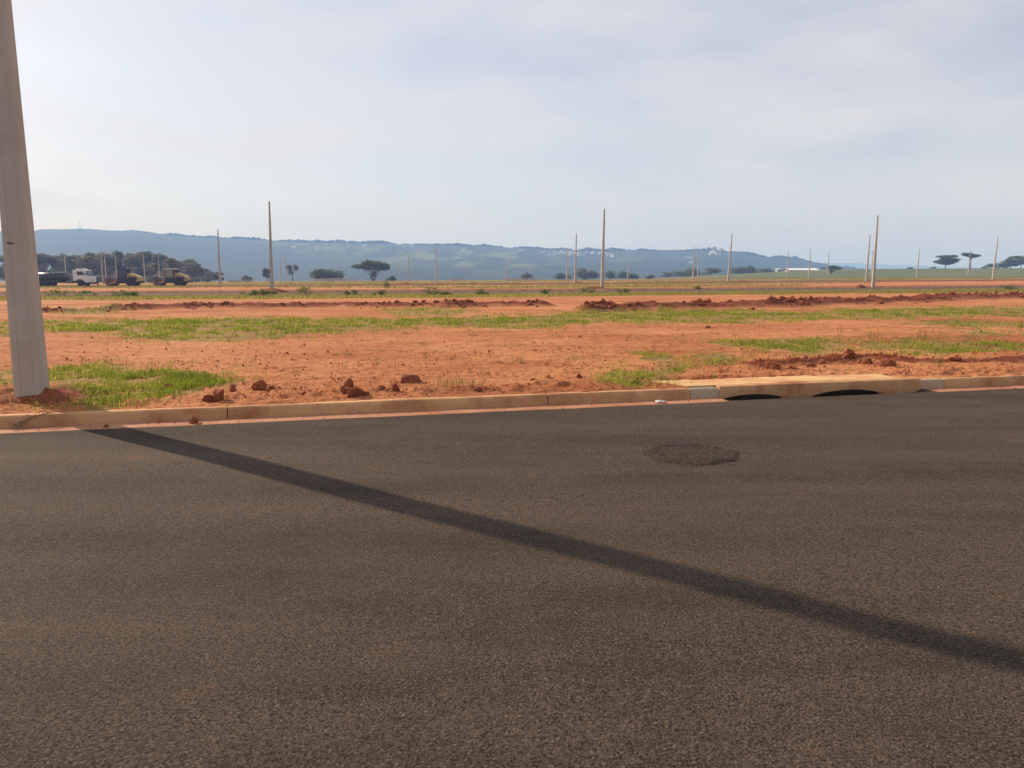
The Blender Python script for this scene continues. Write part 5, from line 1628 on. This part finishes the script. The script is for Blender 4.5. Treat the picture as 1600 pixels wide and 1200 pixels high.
def crumbs():
    rng = np.random.default_rng(600)
    n = 14000
    px = rng.uniform(-60, 1660, n)
    s0, s1 = -2.0, 17.0
    s = rng.uniform(s0, s1, n); t = 0.5 + rng.exponential(2.6, n)
    x, y = to_xy(s, t)
    dens = fbm(x * 1.1, y * 1.6, 201, 4, 0.6)
    keep = rng.random(n) < sstep(0.46, 0.66, dens)
    keep |= (np.abs(t - 0.8) < 0.25) & (rng.random(n) < 0.35)
    s_d0 = S_D0 - 0.6
    keep &= ~((s > s_d0) & (s < S_D1) & (t < 1.05))
    x, y = x[keep], y[keep]
    # a few on the bank and around the pole foot
    a = rng.uniform(0, 6.28, 260); rr = np.abs(rng.normal(0.25, 0.28, 260)) + 0.12
    fx, fy = PX + rr * np.cos(a) * 1.6, PY + rr * np.sin(a)
    st = to_st(fx, fy)[1] > 0.5
    x, y = np.concatenate([x, fx[st]]), np.concatenate([y, fy[st]])
    # sprinkled over the drain ridge
    P = BANKS[4][0]
    k = rng.integers(0, len(P) - 1, 600); w = rng.random(600)[:, None]
    q = P[k] * (1 - w) + P[k + 1] * w + rng.normal(0, 0.16, (600, 2))
    x, y = np.concatenate([x, q[:, 0]]), np.concatenate([y, q[:, 1]])
    for (cx, cy, cw) in CLOD_AT:      # fragments fallen off each clod
        k = int(10 + 90 * cw); a = rng.uniform(0, 6.28, k); rr = cw * (0.45 + np.abs(rng.normal(0, 0.45, k)))
        fx, fy = cx + rr * np.cos(a) * 1.2, cy + rr * np.sin(a)
        st = to_st(fx, fy)[1] > 0.5
        x, y = np.concatenate([x, fx[st]]), np.concatenate([y, fy[st]])
    m = len(x)
    z = H(x, y)
    ico = np.array([(0, 0, 1), (.9, 0, .2), (.28, .85, .2), (-.73, .53, .2), (-.73, -.53, .2), (.28, -.85, .2), (0, 0, -.8)])
    icf = np.array([(0, 1, 2), (0, 2, 3), (0, 3, 4), (0, 4, 5), (0, 5, 1), (6, 2, 1), (6, 3, 2), (6, 4, 3), (6, 5, 4), (6, 1, 5)])
    size = (0.006 + 0.011 * rng.random(m) ** 2.5 + 0.012 * (rng.random(m) < 0.06)) * np.clip(y / 12.0, 0.75, 1.3)
    V = ico[None] * (1 + 0.3 * rng.standard_normal((m, 7, 1))) * size[:, None, None] + np.stack([x, y, z + size * 0.4], 1)[:, None]
    F = icf[None] + (np.arange(m) * 7)[:, None, None]
    tag(link_mesh('soil_crumbs', np_mesh('soil_crumbs', V.reshape(-1, 3), F.reshape(-1, 3)), M['crumb']), 'scattered crumbs of red soil on the verge behind the kerb', 'soil crumbs', kind='stuff')
    # lumps heaped on the dug ridges
    XS, YS, WS = [], [], []
    for (P, hb, wb), cnt in zip(BANKS[:4], (2300, 420, 520, 120)):
        k = rng.integers(0, len(P) - 1, cnt); w = rng.random(cnt)[:, None]
        qq = P[k] * (1 - w) + P[k + 1] * w + rng.normal(0, 1, (cnt, 2)) * np.array((0.3, 0.42 * wb))
        XS.append(qq[:, 0]); YS.append(qq[:, 1]); WS.append(np.full(cnt, wb))
    x, y, wb = np.concatenate(XS), np.concatenate(YS), np.concatenate(WS); m = len(x)
    ok = fbm(x * 0.7, y * 0.7, 211, 3) > 0.42
    x, y, wb = x[ok], y[ok], wb[ok]; m = len(x)
    size = (0.015 + 0.085 * rng.random(m) ** 3) * np.clip(wb, 0.6, 1.4)
    V = ico[None] * (1 + 0.3 * rng.standard_normal((m, 7, 1))) * size[:, None, None] * np.array((1.3, 1.0, 0.9)) + np.stack([x, y, H(x, y) + size * 0.25], 1)[:, None]
    F = icf[None] + (np.arange(m) * 7)[:, None, None]
    tag(link_mesh('ridge_lumps', np_mesh('ridge_lumps', V.reshape(-1, 3), F.reshape(-1, 3)), M['lump']), 'dark lumps heaped along the dug soil ridges across the field', 'soil lumps', kind='stuff')
    # crumbs spilled in the gutter
    n = 260
    s, t = rng.uniform(-1, 16, n), np.abs(rng.normal(0.22, 0.12, n)) - 0.05
    ok = (t < 0.29) & ~((s > S_D0 - 0.2) & (s < S_D1 + 0.2))
    x, y = to_xy(s[ok], t[ok]); m = len(x)
    size = 0.004 + 0.009 * rng.random(m) ** 2
    V = ico[None] * (1 + 0.3 * rng.standard_normal((m, 7, 1))) * size[:, None, None] + np.stack([x, y, 0.008 + size * 0.4], 1)[:, None]
    F = icf[None] + (np.arange(m) * 7)[:, None, None]
    tag(link_mesh('gutter_crumbs', np_mesh('gutter_crumbs', V.reshape(-1, 3), F.reshape(-1, 3)), M['clod']), 'small crumbs of red soil spilled along the gutter', 'soil crumbs', kind='stuff')
crumbs()

# dry stalks round the foot of the near pole and a branch in the gutter
def dry_stalks():
    rng = np.random.default_rng(610)
    n = 420
    X, Y = PX + rng.normal(0.15, 0.55, n), PY + rng.normal(-0.05, 0.25, n)
    ok = to_st(X, Y)[1] > 0.5
    X, Y = X[ok], Y[ok]
    grass_obj('dry_stalks', 'dry trampled stalks round the foot of the huge near pole', X, Y, rng.uniform(0.06, 0.20, len(X)), rng.uniform(0.005, 0.010, len(X)), 'grass_dry', 611, 0.6, 0.9)
dry_stalks()

def branch():
    x0, y0 = gp(18, 668, 0.02)
    root = empty('dry_branch', (x0, y0, 0.02)); tag(root, 'dry weed stalk with roots lying in the gutter below the near pole', 'branch')
    r = random.Random(4)
    x1, y1 = gp(92, 646, 0.13)
    p = [Vector((0, 0, 0.012))]
    end = Vector((x1 - x0, y1 - y0, 0.125))
    for k in range(1, 9):
        q = k / 8
        p.append(end * q + Vector((r.uniform(-.01, .01), r.uniform(-.02, .02), 0.012 + 0.02 * math.sin(q * 3.1) + r.uniform(-.004, .004))))
    MB().tube(p, [0.009 - 0.0006 * k for k in range(9)], 6).build('stalk', M['twig'], root, smooth=True)
    for k in range(14):
        b = p[0] + Vector((r.uniform(-.02, .12), r.uniform(-.03, .05), 0))
        e = b + Vector((r.uniform(-.10, .16), r.uniform(-.10, .10), r.uniform(0.0, .05)))
        MB().tube([b, b.lerp(e, .5) + Vector((0, 0, .015)), e], [0.006, 0.004, 0.002], 5).build('rootlet', M['twig'], root)
    for k in range(10):
        b = p[r.randrange(3, 8)]
        e = b + Vector((r.uniform(-.12, .12), r.uniform(-.08, .06), r.uniform(0.0, .06)))
        MB().tube([b, b.lerp(e, .5) + Vector((0, 0, .012)), e], [0.004, 0.003, 0.0015], 5).build('side_twig', M['twig'], root)
branch()

def litter():
    x, y = gp(1033, 631, 0.0)
    rng = np.random.default_rng(9)
    n = 9
    V, F = [], []
    for j in range(n):
        for i in range(n):
            a, b = i / (n - 1) - .5, j / (n - 1) - .5
            V.append((a * 0.12 + rng.normal(0, .004), b * 0.075 + rng.normal(0, .004), 0.018 + 0.035 * float(fbm(a * 5 + 4, b * 5 + 4, 17, 3, .7)) * (1 - abs(a) - abs(b) * .6) + rng.normal(0, .003)))
    for j in range(n - 1):
        for i in range(n - 1):
            q = j * n + i; F.append((q, q + 1, q + n + 1, q + n))
    me = np_mesh('litter', V, F)
    o = link_mesh('litter', me, M['litter'], loc=(x, y + 0.06, 0.0))
    sm = o.modifiers.new('thick', 'SOLIDIFY'); sm.thickness = 0.002
    tag(o, 'crumpled white scrap of litter in the gutter left of the drain', 'litter')
litter()

# ------------------------------------------------------------------ hazy air
def haze():
    m = MB().box(-7500, 7500, -900, 6800, -70, 175)
    t = NT('haze')
    v = t.new('ShaderNodeVolumePrincipled')
    v.inputs['Color'].default_value = (0.27, 0.46, 0.92, 1)
    v.inputs['Absorption Color'].default_value = (0.50, 0.50, 0.50, 1)
    v.inputs['Density'].default_value = HAZE_DENSITY
    v.inputs['Anisotropy'].default_value = 0.1
    t.l.new(v.outputs[0], t.out.inputs['Volume'])
    o = m.build('haze', t.m)
    tag(o, 'pale blue smoky haze over the valley', 'haze', kind='stuff')
HAZE_DENSITY = 0.00050
haze()
